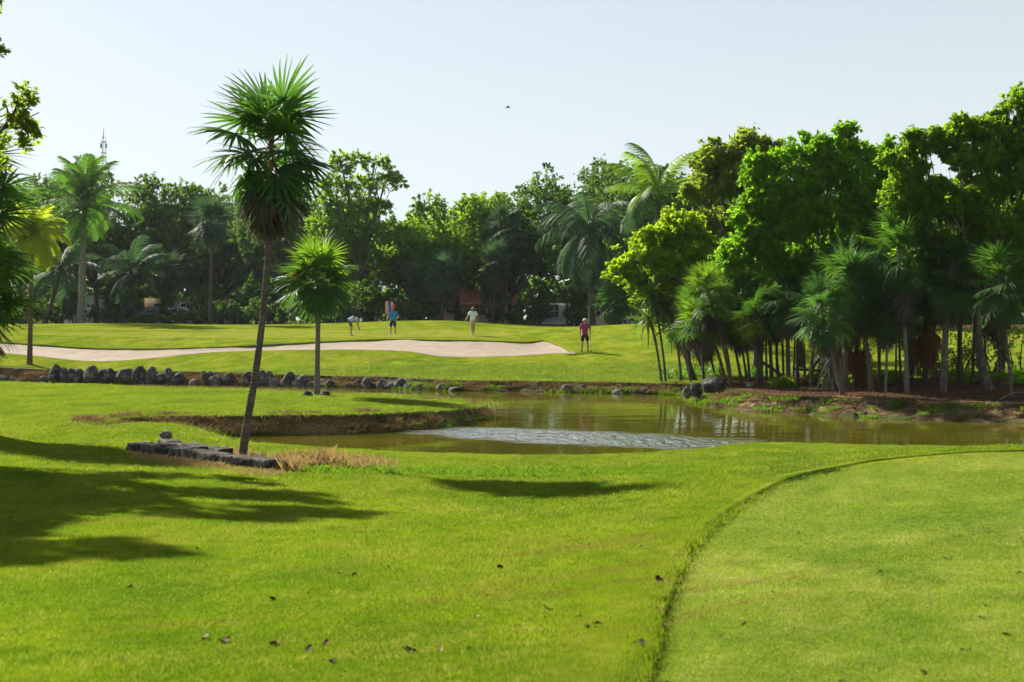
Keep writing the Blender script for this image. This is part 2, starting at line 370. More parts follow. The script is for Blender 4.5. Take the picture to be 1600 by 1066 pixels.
# a gust ruffles one long patch in the middle of the pond
gA, gB = Wz(660, 672, 0), Wz(1180, 698, 0)
dx = k.n('SeparateXYZ'); k.set(dx.inputs[0], p)
ang = math.atan2(gB[1] - gA[1], gB[0] - gA[0]); cx, cy = (gA[0] + gB[0]) / 2, (gA[1] + gB[1]) / 2; hl = math.hypot(gB[0] - gA[0], gB[1] - gA[1]) / 2
mp = k.n('Mapping'); mp.vector_type = 'TEXTURE'; k.set(mp.inputs[0], p); mp.inputs['Location'].default_value = (cx, cy + .25, 0); mp.inputs['Rotation'].default_value = (0, 0, ang); mp.inputs['Scale'].default_value = (hl * 1.15, 2.1, 1)
ln = k.n('VectorMath', operation='LENGTH'); k.set(ln.inputs[0], mp.outputs[0])
gust = k.math('ADD', ln.outputs[1] if len(ln.outputs) > 1 else ln.outputs[0], k.math('MULTIPLY', k.math('SUBTRACT', k.noise(k.pos((.8, 2.2, 1)), .9, 4, .6), .5), 1.0))
gust = k.ramp(gust, 1.05, .80)
# wind waves: long slopes towards the near shore, short steep backs; elsewhere a faint ripple
wv = k.noise(k.pos((1, .36, 1)), 4.6, 3, .6, .4); wf = k.noise(k.pos((1, .45, 1)), 8.0, 2, .5, .3)
sawp = k.math('ADD', k.math('MULTIPLY', dx.outputs[1], .8), k.math('MULTIPLY', wv, 1.2))
saw = k.math('MULTIPLY', k.math('FRACT', sawp), .115)
hg = k.math('ADD', saw, k.math('ADD', k.math('MULTIPLY', wv, .034), k.math('MULTIPLY', wf, .008)))
hc = k.math('ADD', k.math('MULTIPLY', wf, .0022), k.math('MULTIPLY', k.noise(k.pos((.5, 1.2, 1)), .7, 3), .012))
nrm = k.bump(k.math('ADD', k.math('MULTIPLY', hg, gust), hc), 1.0, 1.0)
mur = k.mix(k.ramp(k.noise(p, .35, 3), .35, .65), (.066, .066, .003), (.098, .090, .005))
water_m = k.done(k.bsdf(mur, k.ramp(gust, 0, 1, .03, .06), .5, nrm, IOR=k.ramp(gust, 0, 1, 1.34, 12.0)))
pl = np.vstack([FARC + np.array([0, 1.0]), NEARC - np.array([0, .8])])
xs = np.linspace(-46, 30, 60); ysr = np.linspace(26, 76, 40)
X2, Y2 = np.meshgrid(xs, ysr)
link('pond_water', gridmesh('pond_water', np.stack([X2, Y2, X2 * 0], -1), water_m), kind='structure')

# ------------------------------------------------------------------ earth banks
def bank_mat():
    k = NT('bank_earth'); p = k.pos(); n1 = k.noise(p, 5, 5, .7); n2 = k.noise(p, 1.6, 4, .6); n3 = k.noise(p, 22, 3, .7)
    soil = k.mix(k.ramp(n1, .35, .65), (.030, .021, .012), (.13, .088, .050))
    straw = k.mix(k.ramp(n3, .4, .6), (.10, .066, .028), (.30, .21, .09))
    c = k.mix(k.math('MULTIPLY', k.ramp(n2, .36, .54), k.ramp(k.at('bt'), .12, .4)), soil, straw)
    grn = k.mix(k.ramp(n3, .4, .6), (.028, .050, .006), (.085, .115, .012))
    gm = k.math('ADD', k.ramp(k.at('bt'), .45, .12, 0, .5), k.math('MULTIPLY', k.math('SUBTRACT', k.noise(p, 1.1, 4, .6), .5), 2.0))
    c = k.mix(k.ramp(gm, .28, .50), c, grn)
    lc, fine, tiny, mid = lawn_colour(k, 'rough')
    c = k.mix(k.math('MULTIPLY', k.ramp(k.at('bt'), .90, .93), k.at('turf')), c, lc)
    return k.done(k.bsdf(c, .9, .1, k.bump(k.math('ADD', n1, n3), .8, .06)))
M_bank = bank_mat()
def bank(name, C, width, seed, zlow, out_sign, shade=None):
    seg = np.linalg.norm(np.diff(C, axis=0), axis=1); s = np.concatenate([[0], np.cumsum(seg)]); n = int(s[-1] / .13)
    t = np.linspace(0, s[-1], n); P = np.stack([np.interp(t, s, C[:, 0]), np.interp(t, s, C[:, 1])], -1)
    T = np.gradient(P, axis=0); ker = np.ones(9) / 9
    T = np.stack([np.convolve(np.pad(T[:, i], 4, 'edge'), ker, 'valid') for i in (0, 1)], -1); T /= np.linalg.norm(T, axis=1)[:, None]
    N = np.stack([-T[:, 1], T[:, 0]], -1) * out_sign
    fr = t / t[-1]; w = np.interp(fr, *width) * (1 + .25 * fbm(np.stack([t * .5, t * 0, t * 0 + seed], -1), seed, 3)); zl = np.interp(fr, *zlow)
    prof = [(-.45, -.3), (-.2, -.12), (0, .0), (.10, .12), (.2, .21), (.3, .29), (.4, .37), (.5, .44), (.6, .51), (.7, .58), (.79, .65), (.86, .72), (.9, .79), (.905, .97), (.95, 1.01), (1.1, 1.02), (1.35, .92)]
    V = np.zeros((n, len(prof), 3)); bt = np.zeros((n, len(prof)))
    for j, (a, b) in enumerate(prof):
        q = P + N * (a * w)[:, None]; top = land(P[:, 0] + N[:, 0] * w, P[:, 1] + N[:, 1] * w) + .015
        if a > 1: top = land(q[:, 0], q[:, 1]) + (.012 if a < 1.2 else -.08)
        z = zl + (top - zl) * b if b <= 1 else top
        if a > 1.2: z = top
        p3 = np.stack([q[:, 0] * 2.2, q[:, 1] * 2.2, z * 4], -1)
        if b < .9:
            amt = .46 * smooth(-.3, .3, np.full(n, b)); z = z + amt * fbm(p3, seed + 5, 4) * np.minimum(1, w) * .9; q = q + N * (amt * 1.0 * fbm(p3 + 31, seed + 8, 4) * w)[:, None]
        elif b < 1.01 or a < 1.0: q = q + N * (.16 * fbm(np.stack([t * 1.8, t * 0, t * 0], -1), seed + 2, 3))[:, None]
        V[:, j, 0:2] = q; V[:, j, 2] = z; bt[:, j] = max(0, a)
    me = gridmesh(name, V, M_bank); attr(me, 'bt', bt.ravel()); tq = P + N * (w + .3)[:, None]; tf = np.where(inside(soilpoly, tq[:, 0], tq[:, 1]), 0., 1.); tf = np.convolve(np.pad(tf, 6, 'edge'), np.ones(13) / 13, 'valid'); attr(me, 'turf', np.repeat(tf, len(prof)))
    o = link(name, me, kind='structure'); return V
VB1 = bank('far_bank', FARC, WF, 11, ([0, 1], [-.12, -.12]), 1)
VB2 = bank('peninsula_bank', PENC, WP, 23, ([0, .03, .06, .09, 1], [.36, .26, .10, -.12, -.12]), 1)

# ------------------------------------------------------------------ sand bunker, putting green, mown fairway
k = NT('bunker_sand_grains'); p = k.pos(); n = k.noise(p, 1.2, 4, .6); n2 = k.noise(k.pos((1, .3, 1)), 6, 4, .6); n3 = k.noise(p, 60, 2)
c = k.mix(k.ramp(n, .3, .7), (.26, .21, .16), (.35, .29, .225)); c = k.mix(k.ramp(n2, .52, .72, 0, .45), c, (.27, .205, .145))
M_sand = k.done(k.bsdf(c, .9, .1, k.bump(k.math('ADD', n2, k.math('MULTIPLY', n3, .3)), .5, .08)))
nb = 420; tt = np.linspace(0, 1, nb)
def resamp(C, tx): return np.stack([tx, np.interp(tx, C[:, 0], C[:, 1])], -1)
bx = np.linspace(max(BTOP[0, 0], BBOT[0, 0]), min(BTOP[-1, 0], BBOT[-1, 0]), nb)
top, bot = resamp(BTOP, bx), resamp(BBOT, bx); zt, zb = land(top[:, 0], top[:, 1]), land(bot[:, 0], bot[:, 1])
V = []
for t in np.concatenate([[-.06], np.linspace(0, 1, 22), [1.0, 1.012, 1.03, 1.06]]):
    q = bot + (top - bot) * min(t, 1.0) + np.array([0, max(0, t - 1) * 12])
    tc = np.clip(t, 0, 1); z = zb + (zt - .04 - zb) * tc ** 1.35 - .07 * np.sin(np.pi * tc) + .12 * fbm(np.stack([q[:, 0] * .5, q[:, 1] * .6, bx * 0], -1), 4, 3)
    dq = pdist(BBOT, q[:, 0], q[:, 1]); wq = smooth(.5, 1.3, dq); z = z * wq + (land(q[:, 0], q[:, 1]) + .012) * (1 - wq)
    if t < 0: z = zb + .010; q = bot + (bot - top) * 0 - np.array([0, .02])
    V.append(np.stack([q[:, 0], q[:, 1], z], -1))
V = V[:23]
link('sand_bunker', gridmesh('sand_bunker', np.array(V), M_sand), kind='structure')
# turf lip that overhangs the top of the sand face
V = []; Tb = np.gradient(top, axis=0); Tb /= np.linalg.norm(Tb, axis=1)[:, None]; Nb = np.stack([-Tb[:, 1], Tb[:, 0]], -1); wb = (.12 * fbm(np.stack([bx * 1.2, bx * 0, bx * 0], -1), 6, 3))[:, None]
for a, b in [(-.02, -.10), (-.09, -.04), (-.09, .01), (-.02, .03), (.25, .03), (.9, .025), (1.6, .02), (2.4, -.05)]:
    q = top + Nb * (a + wb); zz = land(q[:, 0], q[:, 1]); V.append(np.stack([q[:, 0], q[:, 1], zz + b], -1))
link('bunker_lip', gridmesh('bunker_lip', np.array(V), M_rough), kind='structure')

gpoly = catmull([G(x, y)[:2] for x, y in [(-60, 522), (150, 527), (400, 529.5), (600, 528.4), (720, 527.3), (790, 525.5), (800, 521), (700, 516.5), (560, 517), (420, 516), (200, 514), (0, 514.5), (-60, 516)]], 6)
cyy = gpoly.mean(0); V = [gpoly * t + cyy * (1 - t) for t in np.linspace(0, 1, 24)]
V = np.array([np.stack([q[:, 0], q[:, 1], land(q[:, 0], q[:, 1]) + .012], -1) for q in V])
link('putting_green', gridmesh('putting_green', V, M_green), kind='structure')
EDGEF = np.stack([np.interp(np.linspace(0, 1, 400), np.linspace(0, 1, len(EDGE)), EDGE[:, i]) for i in (0, 1)], -1)
FV2 = []
for u in np.concatenate([np.linspace(0, 1, 90) ** 1.5 * 9, [14, 25]]):
    q = EDGEF + np.array([u, 0]); FV2.append(np.stack([q[:, 0] + .03, q[:, 1], land(q[:, 0], q[:, 1]) - STEP * (.96 if u > .08 else .9) + .006], -1))
link('mown_fairway', gridmesh('mown_fairway', np.array(FV2), M_fair), kind='structure')
Te = np.gradient(EDGEF, axis=0); Te /= np.linalg.norm(Te, axis=1)[:, None]; Ne = np.stack([Te[:, 1], -Te[:, 0]], -1); LV = []; wob = .05 * fbm(np.stack([np.arange(400) * .35, np.zeros(400), np.zeros(400)], -1), 12, 3)
for a, b in [(.05, -STEP - .02), (.035, -.03), (.02, .01), (-.03, .03), (-.18, .025), (-.45, -.03)]:
    q = EDGEF + Ne * (a + wob[:, None]); LV.append(np.stack([q[:, 0], q[:, 1], land(q[:, 0], q[:, 1]) + b], -1))
link('turf_lip', gridmesh('turf_lip', np.array(LV), M_rough), kind='structure')
def on_fairway(x, y):
    xe = np.interp(y, EDGE[:, 1], EDGE[:, 0]); return (x > xe) & (y < EDGE[-2, 1] + (x - EDGE[-2, 0]) * .29)

# ------------------------------------------------------------------ grass blades
def blade_mat(name, kind):
    k = NT(name); c, fine, tiny, mid = lawn_colour(k, kind)
    rnd = k.n('NewGeometry').outputs['Random Per Island']
    c = k.mix(k.ramp(rnd, 0, 1, 0, .40), c, (.126, .205, .007) if kind == 'rough' else (.160, .248, .024))
    c = k.mix(k.math('MULTIPLY', k.ramp(rnd, .78, .84, 0, .7), k.ramp(k.noise(k.pos((1, .6, 1)), 1.3, 4, .65, .5), .47, .60, .10, 1.0)), c, (.30, .22, .075))
    c = k.mix(k.math('LESS_THAN', rnd, .12 if kind == 'rough' else .05), c, (.050, .105, .006))
    c = k.mix(k.math('MULTIPLY', k.math('GREATER_THAN', rnd, .96), .45), c, (.42, .40, .16))
    tc = k.mix(1.0, c, (1.55, 1.7, 1.1), 'MULTIPLY')
    return k.done(k.trans(k.bsdf(c, .6, .10), tc, .5))
def patch(name, seed, n, size, h, wd, mat, lean=.5):
    r = np.random.default_rng(seed)
    b = np.zeros((n, 3)); b[:, :2] = r.normal(0, size * .42, (n, 2)); a = r.uniform(0, 2 * np.pi, n); hh = h * r.uniform(.45, 1.15, n); ww = wd * r.uniform(.6, 1.2, n)
    d = np.stack([np.cos(a), np.sin(a), a * 0], -1); la = r.uniform(0, 2 * np.pi, n); ld = np.stack([np.cos(la), np.sin(la), la * 0], -1) * (lean * hh * r.uniform(.3, 1.6, n))[:, None]
    up = np.array((0, 0, 1.)) * hh[:, None]
    V = np.stack([b - d * ww[:, None] / 2, b + d * ww[:, None] / 2, b + up * .6 + ld * .4 + d * ww[:, None] * .35, b + up + ld], 1).reshape(-1, 3)
    i = np.arange(n)[:, None] * 4; t = np.vstack([i + np.array([0, 1, 2]), i + np.array([0, 2, 3])])
    me = mesh_np(name, V, [t], False, [mat]); return bpy.data.objects.new(name, me)
def scatter(name, pts, src, rz, sc, **tags):
    me = bpy.data.meshes.new(name); me.from_pydata([tuple(p) for p in pts], [], [])
    a = me.attributes.new('rot', 'FLOAT_VECTOR', 'POINT'); a.data.foreach_set('vector', np.stack([rz * 0, rz * 0, rz], -1).astype(np.float32).ravel())
    a = me.attributes.new('siz', 'FLOAT_VECTOR', 'POINT'); a.data.foreach_set('vector', np.asarray(sc, np.float32).ravel())
    o = link(name, me, **tags)
    ng = bpy.data.node_groups.new(name, 'GeometryNodeTree')
    ng.interface.new_socket('Geometry', in_out='INPUT', socket_type='NodeSocketGeometry'); ng.interface.new_socket('Geometry', in_out='OUTPUT', socket_type='NodeSocketGeometry')
    gi, go = ng.nodes.new('NodeGroupInput'), ng.nodes.new('NodeGroupOutput'); ip = ng.nodes.new('GeometryNodeInstanceOnPoints'); oi = ng.nodes.new('GeometryNodeObjectInfo')
    oi.inputs['Object'].default_value = src; oi.inputs['As Instance'].default_value = True
    for an, sk in (('rot', 'Rotation'), ('siz', 'Scale')):
        na = ng.nodes.new('GeometryNodeInputNamedAttribute'); na.data_type = 'FLOAT_VECTOR'; na.inputs[0].default_value = an; ng.links.new(na.outputs[0], ip.inputs[sk])
    ng.links.new(gi.outputs[0], ip.inputs['Points']); ng.links.new(oi.outputs['Geometry'], ip.inputs['Instance']); ng.links.new(ip.outputs[0], go.inputs[0])
    md = o.modifiers.new('scatter', 'NODES'); md.node_group = ng
    return o
rg = np.random.default_rng(5)
def lawn_points(n, d0, d1, pw):
    """random places in the wedge of lawn in front of the camera, denser close by"""
    u = rg.uniform(0, 1, n); D = d0 * (d1 / d0) ** u if pw == 0 else (d0 ** pw + u * (d1 ** pw - d0 ** pw)) ** (1 / pw)
    x = rg.uniform(-1, 1, n) * (.40 * D + 1.0); return x, D
M_blade = blade_mat('rough_blades', 'rough'); M_fblade = blade_mat('fairway_blades', 'fairway'); M_gblade = blade_mat('far_blades', 'green')
pr = [patch('grass_patch', 40 + i, 720, .36, .040, .0040, M_blade) for i in range(3)]
pf = [patch('fairway_patch', 50 + i, 720, .36, .010, .0034, M_fblade, .9) for i in range(2)]
x, D = lawn_points(46000, 4.3, 68, 0)
s = np.clip(D / 9, .9, 5); dnr = np.where((D > 20) & (D < 42), pdist(NEARC, x, D), 9.)
xs_, ds_ = [], []
ii = rg.integers(0, len(NEARC) - 1, 2600); tq = rg.uniform(0, 1, (2600, 1)); qn = NEARC[ii] * (1 - tq) + NEARC[ii + 1] * tq + np.stack([rg.normal(0, .3, 2600), -rg.uniform(.15, 2.6, 2600)], -1)
x = np.concatenate([x, qn[:, 0]]); D = np.concatenate([D, qn[:, 1]]); dnr = np.concatenate([dnr, pdist(NEARC, qn[:, 0], qn[:, 1])])
s = np.minimum(np.clip(D / 13, .8, 3.6), .55 + np.maximum(dnr - .35, 0) * 1.0); s[-2600:] = np.minimum(s[-2600:], 1.7)
sz = np.stack([s, s, np.minimum(1 + (s - 1) * .12, .6 + s * .4) * (.30 + .85 * vnoise(np.stack([x * 2.6, D * 1.5, x * 0], -1), 71) + .55 * vnoise(np.stack([x * .9, D * .5, x * 0], -1), 72))], -1)
z = terrain(x, D); ld = land(x, D); ok = (np.abs(z - ld) < .02) | ((z > .03) & (D < 40))
ok &= ~(inside(BUNK, x, D) | ((pdist(BUNK, x, D, True) < s * .16) & (D > 66)))
# keep the blades off the banks and the bare soil
mm = (D > 26) & (D < 76)
db = np.full(len(x), 9.); db[mm] = np.minimum(pdist(FARC, x[mm], D[mm]) - BANKW_FAR, pdist(PENC, x[mm], D[mm]) - BANKW_PEN); ok &= db > .10 * s
so = np.where(inside(soilpoly, x, D), pdist(soilpoly, x, D, True), -1); ok &= so < -.5
ok &= ((x - sp[0]) / 1.2) ** 2 + ((D - sp[1]) / .7) ** 2 > 1
onf = on_fairway(x, D); xe = np.interp(D, EDGE[:, 1], EDGE[:, 0]); mg = pdist(EDGE, x, D) < .34 * s
ongreen = inside(gpoly, x, D)
rzz = rg.uniform(0, 6.28, len(x)); pid = rg.integers(0, 6, len(x)); P3 = np.stack([x, D, z - .004], -1)
for i in range(3):
    m = ok & ~onf & ~ongreen & (pid % 3 == i) & ~(mg & (D < 21))
    scatter('rough_grass', P3[m], pr[i], rzz[m], sz[m], label='rough mown grass blades covering the lawn round the pond', cat='grass', kind='stuff')
xf_, Df_ = lawn_points(9000, 4.3, 24, 0); sf = np.clip(Df_ / 9, .9, 3); zf = land(xf_, Df_) - STEP * .96 + .004; onf2 = on_fairway(xf_, Df_) & (xf_ > np.interp(Df_, EDGE[:, 1], EDGE[:, 0]) + .12 * sf)
for i in range(2):
    m = onf2 & (rg.integers(0, 2, len(xf_)) == i)
    scatter('fairway_grass', np.stack([xf_, Df_, zf], -1)[m], pf[i], rg.uniform(0, 6.28, m.sum()), np.stack([sf, sf, sf * 0 + 1], -1)[m], label='short pale mown grass of the raised fairway in the right foreground', cat='grass', kind='stuff')
# a fringe of longer rough along the fairway edge
ee = EDGEF[(EDGEF[:, 1] > 4.5) & (EDGEF[:, 1] < 17.6)]; ee = np.repeat(ee, 26, 0); off = rg.uniform(.07, .50, (len(ee), 1)) * np.clip(ee[:, 1:] / 9, .8, 2.2); ee = ee + rg.normal(0, .03, ee.shape) - np.concatenate([off, off * 0], 1)
es = np.clip(ee[:, 1] / 9, .8, 1.6) * .38
pe = patch('fringe_patch', 77, 200, .36, .050, .006, M_blade, .7)
scatter('edge_fringe', np.stack([ee[:, 0], ee[:, 1], land(ee[:, 0], ee[:, 1])], -1), pe, rg.uniform(0, 6.28, len(ee)), np.stack([es, es, .9 + es * 0], -1), label='longer fringe of rough grass along the fairway edge', cat='grass', kind='stuff')
# ------------------------------------------------------------------ leaf and bark materials
def leaf_mat(name, a, b, tcol, tf=.45, rough=.55, spec=.10, yellow=None):
    k = NT(name); g = k.n('NewGeometry'); rnd = g.outputs['Random Per Island']; oi = k.n('ObjectInfo').outputs['Random']
    c = k.mix(rnd, a, b); big = k.noise(k.pos(), .45, 3, .6)
    c = k.mix(k.ramp(big, .35, .7, 0, .5), c, tuple(v * 1.3 for v in b))
    if yellow: c = k.mix(k.ramp(rnd, yellow[1], yellow[1] + .04), c, yellow[0])
    t = k.mix(k.ramp(rnd, 0, 1, 0, .6), tcol, tuple(v * 1.5 for v in tcol))
    if yellow: t = k.mix(k.ramp(rnd, yellow[1], yellow[1] + .04), t, yellow[0])
    return k.done(k.trans(k.bsdf(c, rough, spec), t, tf))
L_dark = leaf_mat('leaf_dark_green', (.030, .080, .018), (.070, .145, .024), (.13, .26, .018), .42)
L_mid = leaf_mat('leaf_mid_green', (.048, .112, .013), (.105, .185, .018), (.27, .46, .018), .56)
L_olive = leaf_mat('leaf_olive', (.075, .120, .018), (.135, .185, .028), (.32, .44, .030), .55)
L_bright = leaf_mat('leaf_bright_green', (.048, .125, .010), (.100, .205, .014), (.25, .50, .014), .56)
L_yellow = leaf_mat('leaf_yellow_green', (.100, .185, .008), (.19, .285, .012), (.40, .57, .015), .56)
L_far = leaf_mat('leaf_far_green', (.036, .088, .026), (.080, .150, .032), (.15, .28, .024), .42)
P_green = leaf_mat('palm_green', (.026, .078, .014), (.048, .112, .018), (.10, .24, .016), .38, .52, .12)
P_deep = leaf_mat('palm_deep_green', (.026, .076, .022), (.048, .110, .028), (.105, .25, .028), .38, .5, .14)
P_lime = leaf_mat('palm_lime', (.055, .130, .012), (.085, .170, .016), (.20, .36, .016), .45, .48, .2)
P_yellow = leaf_mat('palm_yellow', (.18, .24, .014), (.28, .34, .02), (.52, .62, .03), .5, .5, .15)
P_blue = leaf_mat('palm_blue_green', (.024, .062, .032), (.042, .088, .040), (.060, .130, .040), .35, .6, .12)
P_dead = leaf_mat('palm_dead', (.055, .043, .032), (.13, .105, .075), (.10, .075, .045), .2, .75, .15)
P_rust = leaf_mat('palm_rust', (.11, .050, .018), (.19, .085, .030), (.22, .09, .025), .25, .75, .15)
S_dry = leaf_mat('dry_straw', (.24, .165, .065), (.38, .28, .12), (.36, .25, .09), .35, .8, .1)
S_green = leaf_mat('weed_green', (.05, .11, .008), (.095, .165, .012), (.16, .30, .012), .45)
def bark(name, a, b, ringz=0):
    k = NT(name); p = k.pos((1, 1, .35 if not ringz else 1), obj=True); n = k.noise(p, 9, 5, .65); n2 = k.noise(k.pos(obj=True), 2.2, 4, .6)
    c = k.mix(k.ramp(n, .35, .65), a, b); c = k.mix(k.ramp(n2, .55, .7, 0, .45), c, tuple(min(1, v * 1.6) for v in b)); h = n
    if ringz:
        w = k.n('TexWave', wave_type='BANDS', bands_direction='Z'); k.set(w.inputs[0], k.pos(obj=True)); w.inputs['Scale'].default_value = ringz; w.inputs['Distortion'].default_value = 6; w.inputs['Detail'].default_value = 2
        h = k.math('ADD', n, k.math('MULTIPLY', w.outputs['Fac'], .35)); c = k.mix(k.ramp(w.outputs['Fac'], .0, .25, .28, 0), c, tuple(v * .45 for v in a))
    return k.done(k.bsdf(c, .88, .15, k.bump(h, .7, .03)))
B_grey = bark('bark_grey', (.065, .056, .044), (.15, .135, .11)); B_dark = bark('bark_dark', (.040, .032, .025), (.095, .078, .060))
B_palm = bark('palm_bark', (.075, .062, .046), (.16, .135, .10), 5); B_brown = bark('palm_bark_brown', (.075, .048, .030), (.17, .115, .075), 5); B_pale = bark('palm_bark_pale', (.13, .118, .098), (.23, .21, .175), 3.2)

# ------------------------------------------------------------------ leaf clouds
def leaves_at(r, C, size, up=.7, out=None, asp=.5):
    """a small folded leaf at every point of C"""
    n = len(C); d = r.normal(0, 1, (n, 3)); d[:, 2] *= .7
    if out is not None: d += out * .8
    d /= np.linalg.norm(d, axis=1)[:, None] + 1e-9
    nn = r.normal(0, 1, (n, 3)); nn[:, 2] = np.abs(nn[:, 2]) + up; s = np.cross(nn, d); s /= np.linalg.norm(s, axis=1)[:, None] + 1e-9; u = np.cross(d, s)
    L = size * r.uniform(.6, 1.25, n)[:, None]; wd = L * asp * r.uniform(.35, .6, n)[:, None]
    V = np.stack([C - d * L * .5, C - s * wd + u * L * .10, C + d * L * .5, C + s * wd + u * L * .10], 1).reshape(-1, 3)
    i = np.arange(n)[:, None] * 4
    return V, np.vstack([i + np.array([0, 3, 2]), i + np.array([0, 2, 1])])
def crown_points(r, lobes, n, seed, gap=.0, spread=.16, per=14, hole=.47, hs=.6):
    lo = np.array(lobes, float); wt = (lo[:, 3] * lo[:, 4] + lo[:, 4] * lo[:, 5] + lo[:, 3] * lo[:, 5]); wt /= wt.sum()
    sub = []
    for l in lo:      # break every bough into smaller bunches
        sub.append(np.concatenate([l[:3], l[3:] * .72]))
        for j in range(7):
            d = r.normal(0, 1, 3); d[2] = d[2] if d[2] > 0 else d[2] * .6; d /= np.linalg.norm(d); sub.append(np.concatenate([l[:3] + d * l[3:] * r.uniform(.55, .85), l[3:] * r.uniform(.26, .46)]))
    lo = np.array(sub); wt = (lo[:, 3] * lo[:, 4] + lo[:, 4] * lo[:, 5] + lo[:, 3] * lo[:, 5]); wt /= wt.sum()
    nt = max(1, n // per); k = r.choice(len(lo), nt, p=wt); d = r.normal(0, 1, (nt, 3)); d[:, 2] = np.where(d[:, 2] < 0, d[:, 2] * .75, d[:, 2]); d /= np.linalg.norm(d, axis=1)[:, None]
    rad = (.50 + .50 * r.uniform(0, 1, nt) ** .55 + .22 * (r.uniform(0, 1, nt) > .92)) * (1 + .22 * fbm(lo[k, :3] + d * 2.2, seed, 2) * 2)
    T = lo[k, :3] + d * lo[k, 3:] * rad[:, None]
    keep = vnoise(T * hs, seed + 9) * .5 + vnoise(T * hs * 2.9, seed + 19) * .5 > hole - .10
    T, d, k = T[keep], d[keep], k[keep]; nt = len(T)
    ln = np.maximum(lo[k, 3:].mean(1) * spread * 4.2, .28)[:, None, None] * r.uniform(.6, 1.3, (nt, 1, 1)); dr = d * .9 + r.normal(0, .55, (nt, 3)) + (0, 0, .15); dr /= np.linalg.norm(dr, axis=1)[:, None]
    t = r.uniform(-.45, .55, (nt, per, 1)); P = T[:, None] + dr[:, None] * t * ln + r.normal(0, 1, (nt, per, 3)) * ln * .17 * (.8 - t * .6) - np.array((0, 0, .22)) * ln * np.maximum(t, 0) ** 2; P = P.reshape(-1, 3); d = dr
    return P, np.repeat(d, per, 0)
def auto_lobes(r, rx, ry, z0, z1, n, flat=.8):
    zc, rz = (z0 + z1) / 2, (z1 - z0) / 2; out = [(0, 0, zc, rx * .55, ry * .55, rz * .6)]
    for i in range(n):
        a = i * 2.39996 + r.uniform(-.4, .4); u = r.uniform(-.75, .95); c = math.sqrt(1 - u * u); s = r.uniform(.28, .46); q = r.uniform(.62, .80)
        out.append((rx * q * c * math.cos(a), ry * q * c * math.sin(a), zc + rz * q * u, rx * s, ry * s, rz * s * flat * 1.15))
    return out
def curve(a, b, bend, n=7):
    t = np.linspace(0, 1, n)[:, None]; a, b = np.asarray(a, float), np.asarray(b, float)
    return a + (b - a) * t + np.asarray(bend, float) * (4 * t * (1 - t))
def tree(name, label, px, D, top, crown_bot, halfw, leaf, size, n, seed, bark_=None, tr=.28, lobes=None, nl=11, group=None, depth=None, fork=.45, lean=(0, 0), hole=.47, per=14, spread=.16, base=None, cat='tree', stems=1, hs=.6, asp=.5, grow=1.0):
    r = np.random.default_rng(seed)
    q = W(px, 500, D); x0, y0 = (q[0], q[1]) if base is None else base; zg = gz(x0, y0); c = W(px, top, D); zt = c[2] - zg; zb = W(px, crown_bot, D)[2] - zg; hw = halfw / FPX * D
    o = empty(name, (x0, y0, zg), label=label, cat=cat, group=group); shift = np.array((q[0] - x0, q[1] - y0, 0))
    if lobes is None: lobes = auto_lobes(r, hw, depth or hw * .8, zb, zt, nl)
    else: lobes = [((lx - px) / FPX * D, dy, W(lx, ly, D)[2] - zg, grow * a / FPX * D, grow * (b + a) / 2 / FPX * D, grow * b / FPX * D) for lx, ly, a, b, dy in lobes]
    lobes = [(l[0] + shift[0] + lean[0], l[1] + shift[1] + lean[1], *l[2:]) for l in lobes]
    m = MB(); cz_ = np.mean([l[2] for l in lobes]); hi = max(zb, cz_ * fork)
    for s in range(stems):
        jx, jy = (0, 0) if stems == 1 else r.uniform(-.5, .5, 2)
        fk = np.array((shift[0] * .55 + lean[0] * .6 + jx * 2, shift[1] * .55 + lean[1] * .6 + jy * 2, hi)); tp = curve((jx, jy, -.15), fk, (r.uniform(-.2, .2), r.uniform(-.1, .1), 0), 9); rr = tr * (1 - .4 * np.linspace(0, 1, 9)) * (1 + .5 * np.exp(-np.linspace(0, 1, 9) * 14)) / stems ** .5
        m.tube(tp, rr, 9)
        for i, l in enumerate(lobes):
            if stems > 1 and i % stems != s: continue
            e = np.array(l[:3]); cv = curve(fk - (0, 0, .1 * hi * r.uniform(0, 2)), e, (r.uniform(-.3, .3), r.uniform(-.3, .3), -.06 * np.linalg.norm(e - fk)), 7); m.tube(cv, np.linspace(tr * .5, tr * .12, 7) / stems ** .3, 6)
            for j in range(4):
                d = r.normal(0, 1, 3); d[2] = abs(d[2]) * .8; d /= np.linalg.norm(d); f = cv[r.integers(3, 7)]
                m.tube(curve(f, e + d * np.array(l[3:]) * .85, r.normal(0, .12, 3), 5), np.linspace(tr * .17, tr * .04, 5), 4, False)
    m.build('trunk', bark_ or B_dark, o)
    P, out = crown_points(r, lobes, n, seed, hole=hole, per=per, spread=spread, hs=hs); V, t = leaves_at(r, P, size, out=out, asp=asp)
    link('crown', mesh_np('crown', V, [t], False, [leaf]), o)
    return o
